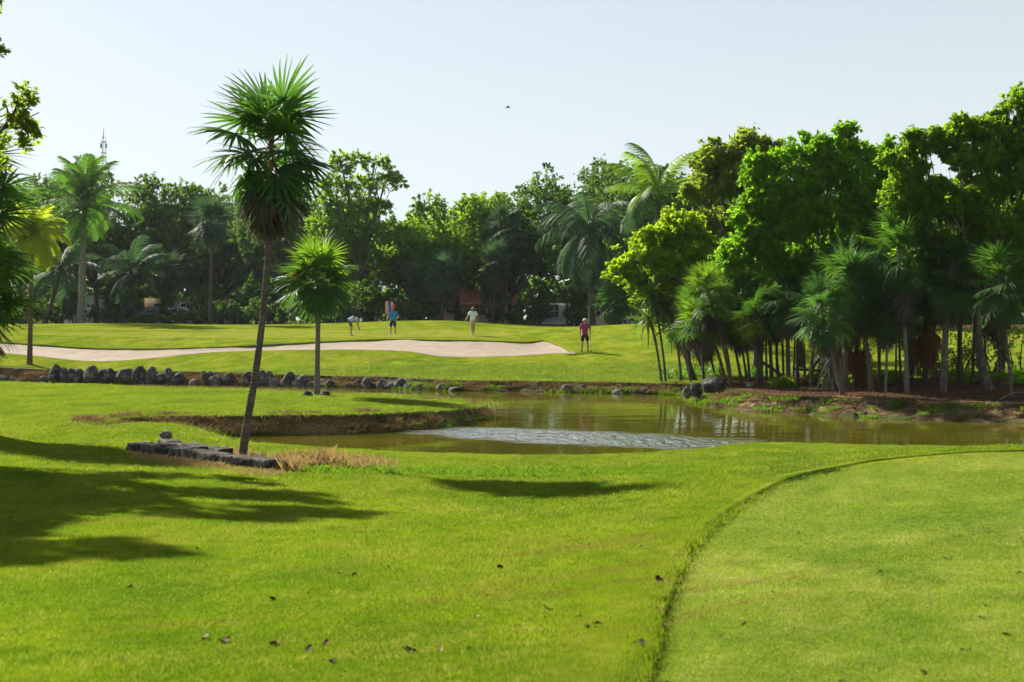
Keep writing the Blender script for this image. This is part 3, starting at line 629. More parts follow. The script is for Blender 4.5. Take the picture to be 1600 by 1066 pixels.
def bush(name, label, px, py, D, hw, h, leaf, size, n, seed, group=None, base=None, cat='shrub'):
    r = np.random.default_rng(seed); q = W(px, 500, D) if base is None else np.array((*base, 0)); zg = gz(q[0], q[1]); o = empty(name, (q[0], q[1], zg), label=label, cat=cat, group=group)
    lobes = [(r.uniform(-.6, .6) * hw, r.uniform(-.35, .35) * hw, h * r.uniform(.35, .7), hw * r.uniform(.35, .55), hw * r.uniform(.35, .5), h * r.uniform(.3, .45)) for _ in range(8)]
    P, out = crown_points(r, lobes, n, seed, hole=.3); P[:, 2] = np.abs(P[:, 2]); V, t = leaves_at(r, P, size, out=out)
    link('foliage', mesh_np('foliage', V, [t], False, [leaf]), o)
    m = MB()
    for i, l in enumerate(lobes[:6]): m.tube(curve((l[0] * .2, l[1] * .2, -.1), l[:3], r.normal(0, .08, 3), 5), np.linspace(.04, .012, 5), 5)
    m.build('stem', B_dark, o); return o

# ------------------------------------------------------------------ palm fronds (built along +X, copied round the trunk)
def fan_frond(name, mat, seed, pet=.55, rad=.75, nb=30, sweep=150, droop=.35, wd=.045, fold=.2, dead=False):
    r = np.random.default_rng(seed); V, Q = [], []; b0 = 0
    m = MB(); pp = curve((0, 0, 0), (pet, 0, -.02), (0, 0, .03), 4); m.tube(pp, np.linspace(.016, .009, 4), 4, False)
    aa = np.linspace(-R(sweep), R(sweep), nb)
    for i, a in enumerate(aa):
        L = rad * (.72 + .28 * math.cos(a * .55)) * r.uniform(.9, 1.08); a2 = a + r.normal(0, .03) if not dead else a * .35 + r.normal(0, .05)
        d = np.array((math.cos(a2), math.sin(a2), 0)); s = np.array((-math.sin(a2), math.cos(a2), 0)); tw = r.uniform(-.4, .4); s = s * math.cos(tw) + np.array((0, 0, math.sin(tw)))
        cup = -fold * (1 - math.cos(a)) * .5 if not dead else r.uniform(-.2, .2)
        dr = droop * r.uniform(.5, 1.5); st = np.array((0., .38, .68, .88, 1.0)); ww = np.array((.30, 1.0, .66, .32, .03)) * wd * .5
        pts = np.array((pet, 0, -.02)) + d * (L * st)[:, None] + np.array((0, 0, 1.)) * (cup * L * st - dr * L * np.maximum(st - .25, 0) ** 2)[:, None]
        v = np.stack([pts - s * ww[:, None], pts + s * ww[:, None]], 1).reshape(-1, 3); k = np.arange(4)[:, None] * 2; m.add(v, k + np.array([0, 1, 3, 2]))
    return m.mesh(name, mat, False)
def feather_frond(name, mat, seed, L=2.6, n=46, ll=.62, arch=.9, hang=.75, wd=.045, vee=.2):
    r = np.random.default_rng(seed); m = MB(); t = np.linspace(0, 1, 14)
    ang = R(18) - arch * 1.5 * t ** 1.4; dx = np.cos(ang); dz = np.sin(ang); st = L / 13
    P = np.stack([np.concatenate([[0], np.cumsum(dx[:-1] * st)]), t * 0, np.concatenate([[0], np.cumsum(dz[:-1] * st)])], -1); m.tube(P, np.linspace(.028, .005, 14), 5, False)
    for u in np.linspace(.14, .99, n):
        c = np.array([np.interp(u, t, P[:, i]) for i in range(3)]); an = np.interp(u, t, ang); T = np.array((math.cos(an), 0, math.sin(an))); l = ll * math.sin(math.pi * min(1, .12 + u * .86)) ** .6 * r.uniform(.85, 1.1)
        for sgn in (-1, 1):
            d = T * (.35 + .5 * u) + np.array((0, sgn, 0)) * 1.0 + np.array((0, 0, vee)); d /= np.linalg.norm(d); s_ = np.array((0., .3, .62, 1.0)); w_ = np.array((.5, 1, .75, .05)) * wd * .5; hg = hang * r.uniform(.7, 1.35)
            pts = c + d * (l * s_)[:, None] + np.array((0, 0, -1.)) * (hg * l * s_ ** 1.7)[:, None]; sd_ = np.cross(d, (0, 0, 1.)); sd_ /= np.linalg.norm(sd_); tw = r.uniform(-.6, .6); sd_ = sd_ * math.cos(tw) + np.array((0, 0, math.sin(tw)))
            v = np.stack([pts - sd_ * w_[:, None], pts + sd_ * w_[:, None]], 1).reshape(-1, 3); k = np.arange(3)[:, None] * 2; m.add(v, k + np.array([0, 1, 3, 2]))
    return m.mesh(name, mat, False)
def strap_leaf(name, mat, seed, L=.6, wd=.05, droop=.5):
    m = MB(); t = np.linspace(0, 1, 6); p = np.stack([L * t, t * 0, -droop * L * t ** 2.2], -1); w = wd * .5 * np.array((.7, 1, .95, .75, .45, .03)); s = np.array((0, 1., 0))
    v = np.stack([p - s * w[:, None], p + np.array((0, 0, -.25 * wd)), p + s * w[:, None]], 1).reshape(-1, 3); k = np.arange(5)[:, None] * 3
    m.add(v, np.vstack([k + np.array([0, 1, 4, 3]), k + np.array([1, 2, 5, 4])])); return m.mesh(name, mat, False)
def frond_matrix(loc, az, el, roll=0, s=1.0):
    return Matrix.Translation(Vector(loc)) @ Euler((0, -el, az), 'XYZ').to_matrix().to_4x4() @ Matrix.Rotation(roll, 4, 'X') @ Matrix.Scale(s, 4)
def put(name, me, parent, M, **k):
    o = bpy.data.objects.new(name, me); COL.objects.link(o); o.parent = parent; o.matrix_local = M; return tag(o, **k)

def F_(mat, tag_, **k): return [fan_frond('frond', mat, 100 + i + hash_(tag_), **k) for i in range(3)]
def hash_(s): return sum(ord(c) for c in s)
F_green = F_(P_green, 'g'); F_deep = F_(P_deep, 'd'); F_lime = F_(P_lime, 'l', droop=.25); F_blue = F_(P_blue, 'b')
F_stiff = F_(P_deep, 's', droop=.10, fold=.35, sweep=155, wd=.040, nb=34, rad=.82); F_stiffg = F_(P_green, 'sg', droop=.12, fold=.3, sweep=155, wd=.040, nb=34, rad=.80)
F_hang = F_(P_deep, 'h', droop=.75, fold=.55); F_dead = F_(P_dead, 'x', droop=.3, dead=True, wd=.05, sweep=120); F_rust = F_(P_rust, 'r', droop=.3, dead=True, wd=.05, sweep=120)
F_yel = F_(P_yellow, 'y', droop=.6, fold=.5)
Z_trunkseed = [0]
def trunk_tube(o, P, r, mat, k=9, rough=.035, seed=0, name='trunk'):
    rr = np.random.default_rng(seed); P = np.asarray(P, float); n = max(12, int(np.linalg.norm(P[-1] - P[0]) / .14)); t = np.linspace(0, 1, n); ti = np.linspace(0, 1, len(P))
    C = np.stack([np.interp(t, ti, P[:, i]) for i in range(3)], -1); ker = np.ones(5) / 5
    C[2:-2] = np.stack([np.convolve(C[:, i], ker, 'valid') for i in range(3)], -1); rad = np.interp(t, np.linspace(0, 1, len(r)), r) * (1 + rough * rr.normal(0, 1, n))
    return MB().tube(C, rad, k).build(name, mat, o)
def fan_palm(name, label, path, r0, r1, sets, seed, mat=None, group=None, scale=1.0, cat='palm tree'):
    """path: world points from foot to growing tip; sets: (meshes, count, elevation lo..hi, fraction of the trunk lo..hi, part name)"""
    r = np.random.default_rng(seed); path = np.asarray(path, float); b = path[0]; o = empty(name, b, label=label, cat=cat, group=group); P = path - b; P[0, 2] -= .12
    trunk_tube(o, P, [r0 * 1.35, r0 * 1.05, r0, (r0 + r1) / 2, r1], mat or B_palm, seed=seed)
    ti = np.linspace(0, 1, len(P)); ga = r.uniform(0, 6.28)
    for ms, n, e0, e1, f0, f1, nm, sc in sets:
        for i in range(n):
            u = (i + .5) / n; f = f0 + (f1 - f0) * u; el = R(e0 + (e1 - e0) * u + r.normal(0, 7)); ga += 2.39996 + r.normal(0, .25)
            c = [np.interp(f, ti, P[:, j]) for j in range(3)]
            put(nm, ms[r.integers(0, len(ms))], o, frond_matrix(c, ga, el, r.normal(0, .35), sc * scale * r.uniform(.88, 1.1)))
    return o
# ------------------------------------------------------------------ the two palms on the lawn
# tall palm that leans over the black stone planter
F_top = F_(P_deep, 'T', pet=.40, droop=.14, fold=.2, sweep=150, wd=.074, nb=25, rad=.86); F_topg = F_(P_green, 'U', pet=.42, droop=.14, fold=.2, sweep=150, wd=.074, nb=25, rad=.86)
F_big = F_(P_deep, 'B', pet=.66, droop=.42, fold=.22, rad=.84, nb=26, wd=.074); F_bigg = F_(P_green, 'C', pet=.66, droop=.38, fold=.2, rad=.84, nb=26, wd=.074); F_bighang = F_(P_deep, 'H', pet=.60, droop=.40, fold=.2, rad=.84, nb=26, wd=.074)
D0 = 26.6; base = G(377, 719); D0 = base[1]
tp = [base] + [W(x, y, D0) for x, y in [(385, 665), (397, 600), (408, 520), (415, 450), (420, 390), (423, 300), (424, 215), (424, 190)]]
TP = fan_palm('fan_palm', 'tall leaning fan palm with a two-tiered crown beside the black stone planter', tp, .062, .05,
    [(F_top, 7, 4, 76, .955, 1.0, 'frond', 1.02), (F_topg, 3, 14, 60, .96, .99, 'frond', .98), (F_big, 8, -38, 4, .825, .87, 'frond', 1.02), (F_bigg, 7, -34, 8, .825, .87, 'frond', 1.02), (F_bighang, 8, -62, -34, .795, .84, 'frond', 1.0), (F_dead, 11, -78, -48, .77, .81, 'dead_frond', .95)], 5)
r = np.random.default_rng(8); tl = Vector(tp[-2]) - Vector(tp[0]); m = MB()
for i in range(90):   # cream flower spray hanging out of the upper crown
    d = r.normal(0, 1, 3); d[2] *= .8; d /= np.linalg.norm(d); c = np.array(tl) + (-.03, -.14, .05) + d * r.uniform(.05, .16); m.tube([np.array(tl) + (-.02, -.1, -.05), (np.array(tl) + c) / 2 + r.normal(0, .02, 3), c], [.008, .008, .012], 4)
M_flower = simple('palm_flower', (.50, .36, .16), .8, .1, .3, 14)
m.build('flower_spray', M_flower, TP, False)
m = MB()
for i in range(30): c = np.array(tl) + (-.0, -.13, -.42) + r.normal(0, 1, 3) * (.05, .04, .14); m.tube([c + (0, .05, .1), c, c - (0, 0, .07)], [.007, .009, .01], 4)
m.build('flower_stalk', M_flower, TP, False)
m = MB()
for sx_, l in ((-1, 1.0), (-1, .8), (-1, 1.15), (1, 1.0), (1, .75)):   # bare old flower stalks that arch out of the gap
    a = np.array(tl) + (0, 0, -.35); e = a + np.array((sx_ * l, r.uniform(-.3, .3), -.55 * l)); m.tube(curve(a, e, (0, 0, .32), 9), np.linspace(.014, .004, 9), 4)
m.build('old_stalk', P_dead, TP, False)

base = G(495, 619); D1 = base[1]
sp_ = [base] + [W(x, y, D1) for x, y in [(496, 560), (497, 500), (497, 460), (497, 424)]]
SPM = fan_palm('fan_palm', 'small round-headed fan palm standing alone on the grassy peninsula', sp_, .08, .07,
    [(F_(P_lime, 'q', wd=.066, nb=25, droop=.3), 11, 15, 80, .95, 1.0, 'frond', 1.08), (F_(P_green, 'r2', wd=.066, nb=25, droop=.4), 17, -30, 30, .86, .97, 'frond', 1.22), (F_deep, 10, -58, -28, .84, .92, 'frond', 1.15), (F_dead, 3, -85, -70, .82, .86, 'dead_frond', .8)], 12, B_pale)
m = MB(); tl = np.array(sp_[-1]) - np.array(sp_[0])
for s in (-1, 1):
    for i in range(40):
        e = tl + np.array((s * r.uniform(.55, 1.0), -.35 + r.normal(0, .12), -.18 + r.normal(0, .07))); m.tube(curve(tl + (s * .2, -.1, -.1), e, (0, 0, .1), 5), np.linspace(.006, .009, 5), 3)
m.build('flower_spray', simple('palm_flower_gold', (.52, .38, .09), .8, .1, .3, 14), SPM, False)

# ------------------------------------------------------------------ trees beyond the green
TG = 'trees beyond the putting green'
far_trees = [
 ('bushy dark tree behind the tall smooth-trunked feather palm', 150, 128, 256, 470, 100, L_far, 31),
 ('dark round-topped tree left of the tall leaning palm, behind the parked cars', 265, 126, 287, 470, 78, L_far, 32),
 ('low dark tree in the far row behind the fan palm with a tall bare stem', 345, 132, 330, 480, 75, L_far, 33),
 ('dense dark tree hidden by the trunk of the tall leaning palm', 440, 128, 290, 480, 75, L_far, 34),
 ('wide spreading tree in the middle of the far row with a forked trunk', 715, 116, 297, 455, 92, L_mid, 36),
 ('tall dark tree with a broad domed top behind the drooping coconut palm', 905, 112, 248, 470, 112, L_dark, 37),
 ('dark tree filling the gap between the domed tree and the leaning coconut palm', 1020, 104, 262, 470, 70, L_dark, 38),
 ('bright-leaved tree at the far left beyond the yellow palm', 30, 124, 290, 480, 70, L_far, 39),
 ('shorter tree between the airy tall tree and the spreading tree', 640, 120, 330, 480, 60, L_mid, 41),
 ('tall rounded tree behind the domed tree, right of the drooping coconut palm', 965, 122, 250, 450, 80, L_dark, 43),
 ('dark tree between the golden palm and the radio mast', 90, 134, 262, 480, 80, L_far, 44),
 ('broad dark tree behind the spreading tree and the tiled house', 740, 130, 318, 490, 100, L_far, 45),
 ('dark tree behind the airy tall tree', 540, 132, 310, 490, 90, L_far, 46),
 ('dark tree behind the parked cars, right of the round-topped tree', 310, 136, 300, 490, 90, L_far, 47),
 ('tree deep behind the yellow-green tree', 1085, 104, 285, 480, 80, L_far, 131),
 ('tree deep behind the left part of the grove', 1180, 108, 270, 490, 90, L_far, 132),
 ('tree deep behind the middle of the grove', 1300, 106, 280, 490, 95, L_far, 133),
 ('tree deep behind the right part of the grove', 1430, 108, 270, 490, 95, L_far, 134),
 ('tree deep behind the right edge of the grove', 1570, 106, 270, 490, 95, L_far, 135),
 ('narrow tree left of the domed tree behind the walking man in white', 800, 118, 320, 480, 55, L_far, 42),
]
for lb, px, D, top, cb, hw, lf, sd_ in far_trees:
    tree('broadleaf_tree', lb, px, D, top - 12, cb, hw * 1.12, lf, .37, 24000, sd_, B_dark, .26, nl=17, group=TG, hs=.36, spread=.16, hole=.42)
tree('broadleaf_tree', 'tall airy tree with open tiered branches right of the tall leaning palm', 560, 118, 225, 480, 80, L_mid, .36, 22000, 35, B_grey, .34, group=TG,
    lobes=[(535, 258, 26, 22, 0), (585, 255, 30, 18, .5), (602, 285, 34, 17, -.5), (560, 290, 36, 22, 1), (525, 300, 34, 30, 0), (590, 322, 30, 16, 0), (545, 345, 48, 26, .5), (600, 365, 42, 18, -1), (535, 400, 50, 34, 0), (590, 415, 46, 30, 1), (505, 350, 30, 40, 1)], hole=.43, hs=.4, grow=1.15)
# more distant woods that close the view, one mass
r = np.random.default_rng(77); lob = []
for x in np.linspace(-75, 75, 44): lob.append((x + r.normal(0, 1.5), 146 + r.normal(0, 4), 2.5 + r.uniform(4.0, 8.5), 4.0, 3, r.uniform(3.0, 4.6)))
for x in np.linspace(-75, 75, 60): lob.append((x + r.normal(0, 1.0), 140 + r.normal(0, 1.5), 2.5 + r.uniform(.2, 3.6), 2.6, 1.6, 2.0))
for x in np.linspace(-75, 75, 70): lob.append((x + r.normal(0, 1.0), 150 + r.normal(0, 3), 2.5 + r.uniform(.5, 3), 3.4, 2.5, 3))
P, out = crown_points(r, lob, 110000, 7, hole=.05, spread=.2); P[:, 2] = np.maximum(P[:, 2], 2.5); V, t = leaves_at(r, P, .75, out=out, asp=.7)
link('distant_woods', mesh_np('distant_woods', V, [t], False, [L_far]), label='distant belt of dark woods that closes the view behind the far trees', cat='woods', kind='stuff')
# understorey between trunks
US = 'dark shrubs under the far trees'
ul = ['at the far left edge under the yellow palm', 'left of the smooth palm trunk', 'right of the smooth palm trunk', 'in front of the parked cars', 'right of the parked cars', 'left of the tall leaning palm trunk', 'behind the tall leaning palm trunk', 'left of the small lone palm', 'behind the small lone palm', 'behind the bending man', 'between the bending man and the flag', 'right of the flag behind the mound', 'left of the tiled house', 'right of the tiled house', 'behind the white-shirted man', 'left of the white house', 'right of the white house', 'right of the man in pink', 'at the right end of the far mound']
for i, (px, hw, h, D) in enumerate([(25, 3, 1.6, 112), (85, 3, 2.0, 112), (160, 2.2, 1.2, 113), (228, 1.6, .7, 112), (300, 2.5, 1.1, 113), (350, 2.6, 2.0, 112), (425, 2.4, 2.6, 112), (468, 2.2, 2.2, 111), (520, 2.2, 2.2, 110), (560, 2.6, 3.0, 110), (590, 1.5, 2.6, 110), (640, 1.4, 1.8, 110), (672, .8, 1.2, 110), (775, .8, 1.1, 113), (800, .9, .8, 113), (838, 1.0, 1.6, 112), (895, 1.1, 1.5, 108), (975, 2.2, 3.4, 104), (1010, 2.2, 3.4, 98)]):
    bush('dark_shrub', 'dark leafy shrub ' + ul[i], px, 500, D, hw, h, L_dark if i % 2 else L_far, .34, 1500, 300 + i, US)

for i, (px, hw, h, D, lb) in enumerate([(682, 1.6, 4.2, 114, 'tall dark shrub covering the left end of the tiled house'), (775, 1.5, 4.6, 114, 'tall dark shrub covering the right end of the tiled house'), (722, .8, 1.5, 115, 'small dark shrub in front of the tiled house'), (905, 1.3, 3.4, 110, 'tall dark shrub in front of the white house'), (845, .8, 3.0, 112, 'tall dark shrub at the left corner of the white house'), (118, 1.4, 3.2, 114, 'tall dark shrub in front of the plain white building'), (182, 1.8, 3.6, 115, 'tall dark shrub left of the parked cars'), (262, .9, 3.2, 115, 'tall narrow dark shrub in front of the silver car'), (322, 1.8, 3.8, 116, 'tall dark shrub right of the silver car'), (395, 2.2, 4.0, 115, 'tall dark shrub left of the tall leaning trunk'), (500, 2.2, 3.8, 114, 'tall dark shrub above the small lone palm trunk')]):
    bush('dark_shrub', lb, px, 500, D, hw, h, L_dark, .34, int(900 * hw * h / 2), 340 + i, US)

# feather palms
A_green = [feather_frond('frond', P_green, 11 + i) for i in range(2)]; A_blue = [feather_frond('frond', P_blue, 21 + i, hang=1.1, arch=1.0) for i in range(2)]
A_yel = [feather_frond('frond', P_yellow, 31 + i, L=2.3, arch=1.2, hang=.9, ll=.55, wd=.075) for i in range(2)]; A_olive = [feather_frond('frond', P_lime, 41 + i, arch=.8, hang=.9) for i in range(2)]
def feather_palm(label, base, tip, r0, r1, n, ms, sc, seed, mat, e=(-40, 82), name='feather_palm', dead=None, group=None, shaft=0, bend=(0, 0, 0)):
    r = np.random.default_rng(seed); b = np.asarray(base, float); P = curve((0, 0, -.15), np.asarray(tip) - b, bend, 9); o = empty(name, b, label=label, cat='palm tree', group=group)
    trunk_tube(o, P, [r0 * 1.3, r0, r0, (r0 + r1) / 2, r1], mat, seed=seed, rough=.03); ga = r.uniform(0, 6.28)
    if shaft: MB().tube([P[-1] - (0, 0, .1), P[-1] + (0, 0, shaft * .5), P[-1] + (0, 0, shaft)], [r1 * 1.05, r1 * .95, r1 * .5], 8).build('crownshaft', P_green, o); P[-1] = P[-1] + (0, 0, shaft)
    for i in range(n):
        u = (i + .5) / n; ga += 2.39996 + r.normal(0, .2); m_ = ms if not dead or u > dead[1] else dead[0]
        put('frond', m_[i % 2], o, frond_matrix(P[-1], ga, R(e[0] + (e[1] - e[0]) * u + r.normal(0, 6)), r.normal(0, .2), sc * r.uniform(.88, 1.1)))
    return o
b = G(126, 503, 80); b = np.array((*W(126, 500, 106)[:2], gz(*W(126, 500, 106)[:2])))
def gp(px, D): q = W(px, 500, D); return np.array((q[0], q[1], gz(q[0], q[1])))
feather_palm('tall feather palm with a smooth pale trunk left of the radio mast', gp(126, 106), W(132, 345, 106), .26, .17, 26, A_green, 1.72, 3, B_pale, (-32, 84), shaft=.9)
feather_palm('golden yellow palm glowing at the left edge behind the spiky fronds', gp(46, 72), W(50, 372, 72), .12, .09, 36, A_yel, .92, 4, B_brown, (-50, 80))
feather_palm('coconut palm leaning out of the grove with broken upright fronds', gp(1055, 80), W(1030, 305, 80), .17, .12, 20, A_olive, 1.42, 6, B_grey, (-38, 70), dead=(A_blue, .3), bend=(-.4, 0, 0))
feather_palm('drooping blue-green coconut palm in shade behind the man in pink', gp(925, 98), W(922, 360, 98), .22, .16, 24, A_blue, 1.7, 7, B_dark, (-72, 55))
feather_palm('small feather palm in shade left of the parked cars', gp(70, 110), W(95, 425, 110), .14, .12, 16, A_blue, 1.5, 9, B_dark, (-40, 75))
feather_palm('small feather palm in shade above the parked cars', gp(215, 114), W(205, 430, 114), .14, .12, 16, A_blue, 1.5, 10, B_dark, (-40, 75))
fan_palm('fan_palm', 'slim bare-stemmed fan palm in the far row, left of the leaning palm', [gp(328, 108), W(330, 430, 108), W(331, 375, 108), W(330, 340, 108)], .11, .09, [(F_blue, 16, -10, 80, .96, 1, 'frond', 1.7), (F_blue, 16, -70, -10, .9, .97, 'frond', 1.6), (F_dead, 8, -85, -65, .88, .93, 'dead_frond', 1.4)], 61, B_dark)
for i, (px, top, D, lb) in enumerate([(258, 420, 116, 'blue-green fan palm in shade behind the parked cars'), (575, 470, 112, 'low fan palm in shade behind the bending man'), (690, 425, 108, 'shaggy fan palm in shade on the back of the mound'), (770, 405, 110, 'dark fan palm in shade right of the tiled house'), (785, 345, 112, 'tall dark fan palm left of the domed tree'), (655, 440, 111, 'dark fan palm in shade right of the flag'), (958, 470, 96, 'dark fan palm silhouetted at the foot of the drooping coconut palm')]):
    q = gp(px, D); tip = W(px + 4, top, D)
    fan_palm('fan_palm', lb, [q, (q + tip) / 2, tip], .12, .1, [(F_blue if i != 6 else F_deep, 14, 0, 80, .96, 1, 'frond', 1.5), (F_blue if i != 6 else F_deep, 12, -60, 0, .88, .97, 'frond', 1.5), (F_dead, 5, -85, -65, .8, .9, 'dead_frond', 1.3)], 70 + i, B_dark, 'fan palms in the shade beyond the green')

# ------------------------------------------------------------------ grove on the right bank
GR = 'trees of the grove on the right bank'
tree('broadleaf_tree', 'olive-leaved tree with a feathery top behind the front of the grove', 1165, 64, 193, 420, 105, L_olive, .23, 52000, 51, B_grey, .17, group=GR,
    lobes=[(1165, 230, 42, 34, 0), (1115, 255, 42, 36, .6), (1205, 250, 42, 40, .3), (1095, 300, 34, 34, -.4), (1150, 290, 52, 40, 0), (1215, 310, 46, 42, .8), (1120, 350, 50, 36, .5), (1180, 360, 56, 40, 0)], hs=.55, base=(W(1180, 600, 63)[0], 63))
tree('broadleaf_tree', 'dense bright green tree at the front of the grove above the fan palms', 1275, 54, 190, 420, 130, L_bright, .22, 84000, 52, B_grey, .16, group=GR, base=(W(1290, 600, 54)[0], 54), hs=.75, hole=.43, grow=1.08,
    lobes=[(1312, 218, 30, 24, 0), (1345, 235, 30, 24, .6), (1250, 232, 36, 26, .5), (1282, 240, 34, 26, -.3), (1215, 252, 30, 26, .2), (1180, 275, 30, 28, 0), (1370, 262, 34, 30, .8), (1322, 270, 46, 34, -.4), (1255, 285, 44, 34, -.5), (1205, 310, 42, 34, -.7), (1165, 335, 34, 34, -.3), (1345, 315, 50, 38, -.3), (1290, 335, 52, 36, -.8), (1235, 350, 44, 36, -.8), (1185, 375, 40, 34, -.6), (1150, 400, 36, 34, -.4), (1340, 375, 54, 40, .2), (1280, 395, 50, 36, 0), (1220, 410, 44, 34, -.2), (1395, 320, 44, 46, .8), (1400, 380, 44, 40, .9), (1398, 250, 34, 34, .8), (1420, 290, 36, 40, 1.0), (1418, 340, 40, 44, 1.0)])
tree('broadleaf_tree', 'large tree with exposed grey limbs at the right edge of the grove', 1520, 47, 140, 430, 150, L_mid, .21, 104000, 53, B_grey, .17, group=GR, base=(W(1545, 600, 48)[0], 48), hole=.43, hs=.7, grow=1.07,
    lobes=[(1592, 160, 34, 26, 0), (1560, 190, 30, 22, .4), (1530, 205, 30, 24, -.3), (1490, 210, 38, 24, 0), (1448, 222, 32, 24, .3), (1420, 250, 34, 28, .5), (1640, 205, 60, 55, .5), (1600, 225, 40, 30, -.4), (1550, 245, 40, 30, -.2), (1500, 255, 42, 32, -.4), (1455, 275, 38, 30, .2), (1415, 300, 40, 36, .6), (1590, 285, 46, 34, -.6), (1535, 300, 42, 30, -.3), (1485, 315, 40, 32, .4), (1440, 335, 44, 36, .8), (1570, 340, 50, 34, -.5), (1650, 320, 66, 60, 0), (1510, 360, 44, 34, .5), (1600, 400, 56, 36, -.2), (1545, 405, 44, 36, .6), (1680, 420, 70, 60, 0), (1460, 390, 50, 36, 1.2)])
tree('broadleaf_tree', 'small glowing yellow-green tree at the left end of the grove', 1045, 59, 325, 480, 80, L_yellow, .22, 36000, 54, B_dark, .14, group=GR, base=(W(1085, 600, 59)[0], 59), hs=.7, hole=.40, grow=1.08,
    lobes=[(1060, 355, 36, 26, 0), (1020, 380, 34, 28, .4), (990, 405, 30, 24, 0), (1080, 385, 38, 32, .3), (1040, 415, 44, 30, -.3), (1000, 435, 32, 20, .2), (1085, 430, 34, 34, .2), (1012, 455, 36, 22, .2), (1062, 462, 40, 26, -.2), (1035, 488, 30, 18, 0), (970, 425, 22, 18, .1)])
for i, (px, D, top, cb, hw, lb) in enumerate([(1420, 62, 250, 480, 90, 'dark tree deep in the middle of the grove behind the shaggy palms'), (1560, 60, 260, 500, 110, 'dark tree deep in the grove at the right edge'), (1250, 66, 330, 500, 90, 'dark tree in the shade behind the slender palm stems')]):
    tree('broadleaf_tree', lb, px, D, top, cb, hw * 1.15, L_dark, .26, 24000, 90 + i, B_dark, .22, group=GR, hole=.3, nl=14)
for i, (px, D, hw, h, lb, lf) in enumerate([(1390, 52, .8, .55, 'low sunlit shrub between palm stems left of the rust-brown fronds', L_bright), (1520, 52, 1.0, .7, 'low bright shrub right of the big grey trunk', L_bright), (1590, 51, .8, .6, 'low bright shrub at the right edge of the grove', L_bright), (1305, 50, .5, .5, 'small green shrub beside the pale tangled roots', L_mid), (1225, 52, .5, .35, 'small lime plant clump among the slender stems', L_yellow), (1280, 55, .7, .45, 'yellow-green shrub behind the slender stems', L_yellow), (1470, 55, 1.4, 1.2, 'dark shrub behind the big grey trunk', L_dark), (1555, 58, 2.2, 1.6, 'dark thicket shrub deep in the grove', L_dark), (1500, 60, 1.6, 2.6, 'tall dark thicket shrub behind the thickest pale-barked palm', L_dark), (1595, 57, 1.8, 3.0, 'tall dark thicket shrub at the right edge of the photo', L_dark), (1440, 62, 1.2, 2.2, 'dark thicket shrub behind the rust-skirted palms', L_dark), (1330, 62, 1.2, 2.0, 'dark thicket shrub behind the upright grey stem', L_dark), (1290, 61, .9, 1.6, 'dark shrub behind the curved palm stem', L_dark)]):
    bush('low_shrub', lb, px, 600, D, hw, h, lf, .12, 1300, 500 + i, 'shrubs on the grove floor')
# fan palms of the grove: (foot px, foot py, bend px, tip px, tip py, extra depth, radius, sets, colour of stem)
def S(kind, sc=1.0):
    if kind == 'lime': return [(F_lime, 11, 10, 82, .94, 1, 'frond', .95 * sc), (F_green, 12, -45, 10, .84, .95, 'frond', .95 * sc), (F_dead, 6, -85, -60, .78, .86, 'dead_frond', .9 * sc)]
    if kind == 'green': return [(F_hang, 5, -74, -48, .80, .88, 'frond', 1.0 * sc), (F_green, 12, 5, 80, .94, 1, 'frond', 1.05 * sc), (F_deep, 13, -50, 5, .82, .95, 'frond', 1.05 * sc), (F_dead, 5, -86, -62, .76, .86, 'dead_frond', 1.0 * sc)]
    if kind == 'yel': return [(F_green, 9, 5, 80, .94, 1, 'frond', 1.0 * sc), (F_yel, 6, -50, -5, .84, .95, 'frond', .95 * sc), (F_deep, 8, -40, 20, .86, .97, 'frond', sc), (F_dead, 5, -86, -62, .78, .86, 'dead_frond', .9 * sc)]
    if kind == 'shag': return [(F_green, 12, 0, 80, .94, 1, 'frond', 1.25 * sc), (F_hang, 14, -55, 0, .82, .95, 'frond', 1.2 * sc), (F_dead, 18, -87, -62, .66, .84, 'dead_frond', 1.15 * sc)]
    if kind == 'rust': return [(F_deep, 12, 0, 80, .94, 1, 'frond', 1.2 * sc), (F_hang, 12, -55, 0, .82, .95, 'frond', 1.2 * sc), (F_rust, 16, -87, -60, .45, .66, 'dead_frond', 1.2 * sc)]
    return [(F_hang, 7, -76, -46, .78, .88, 'frond', 1.05 * sc), (F_deep, 12, 5, 80, .94, 1, 'frond', 1.1 * sc), (F_deep, 14, -55, 5, .82, .95, 'frond', 1.1 * sc), (F_dead, 5, -86, -62, .74, .84, 'dead_frond', 1.0 * sc)]
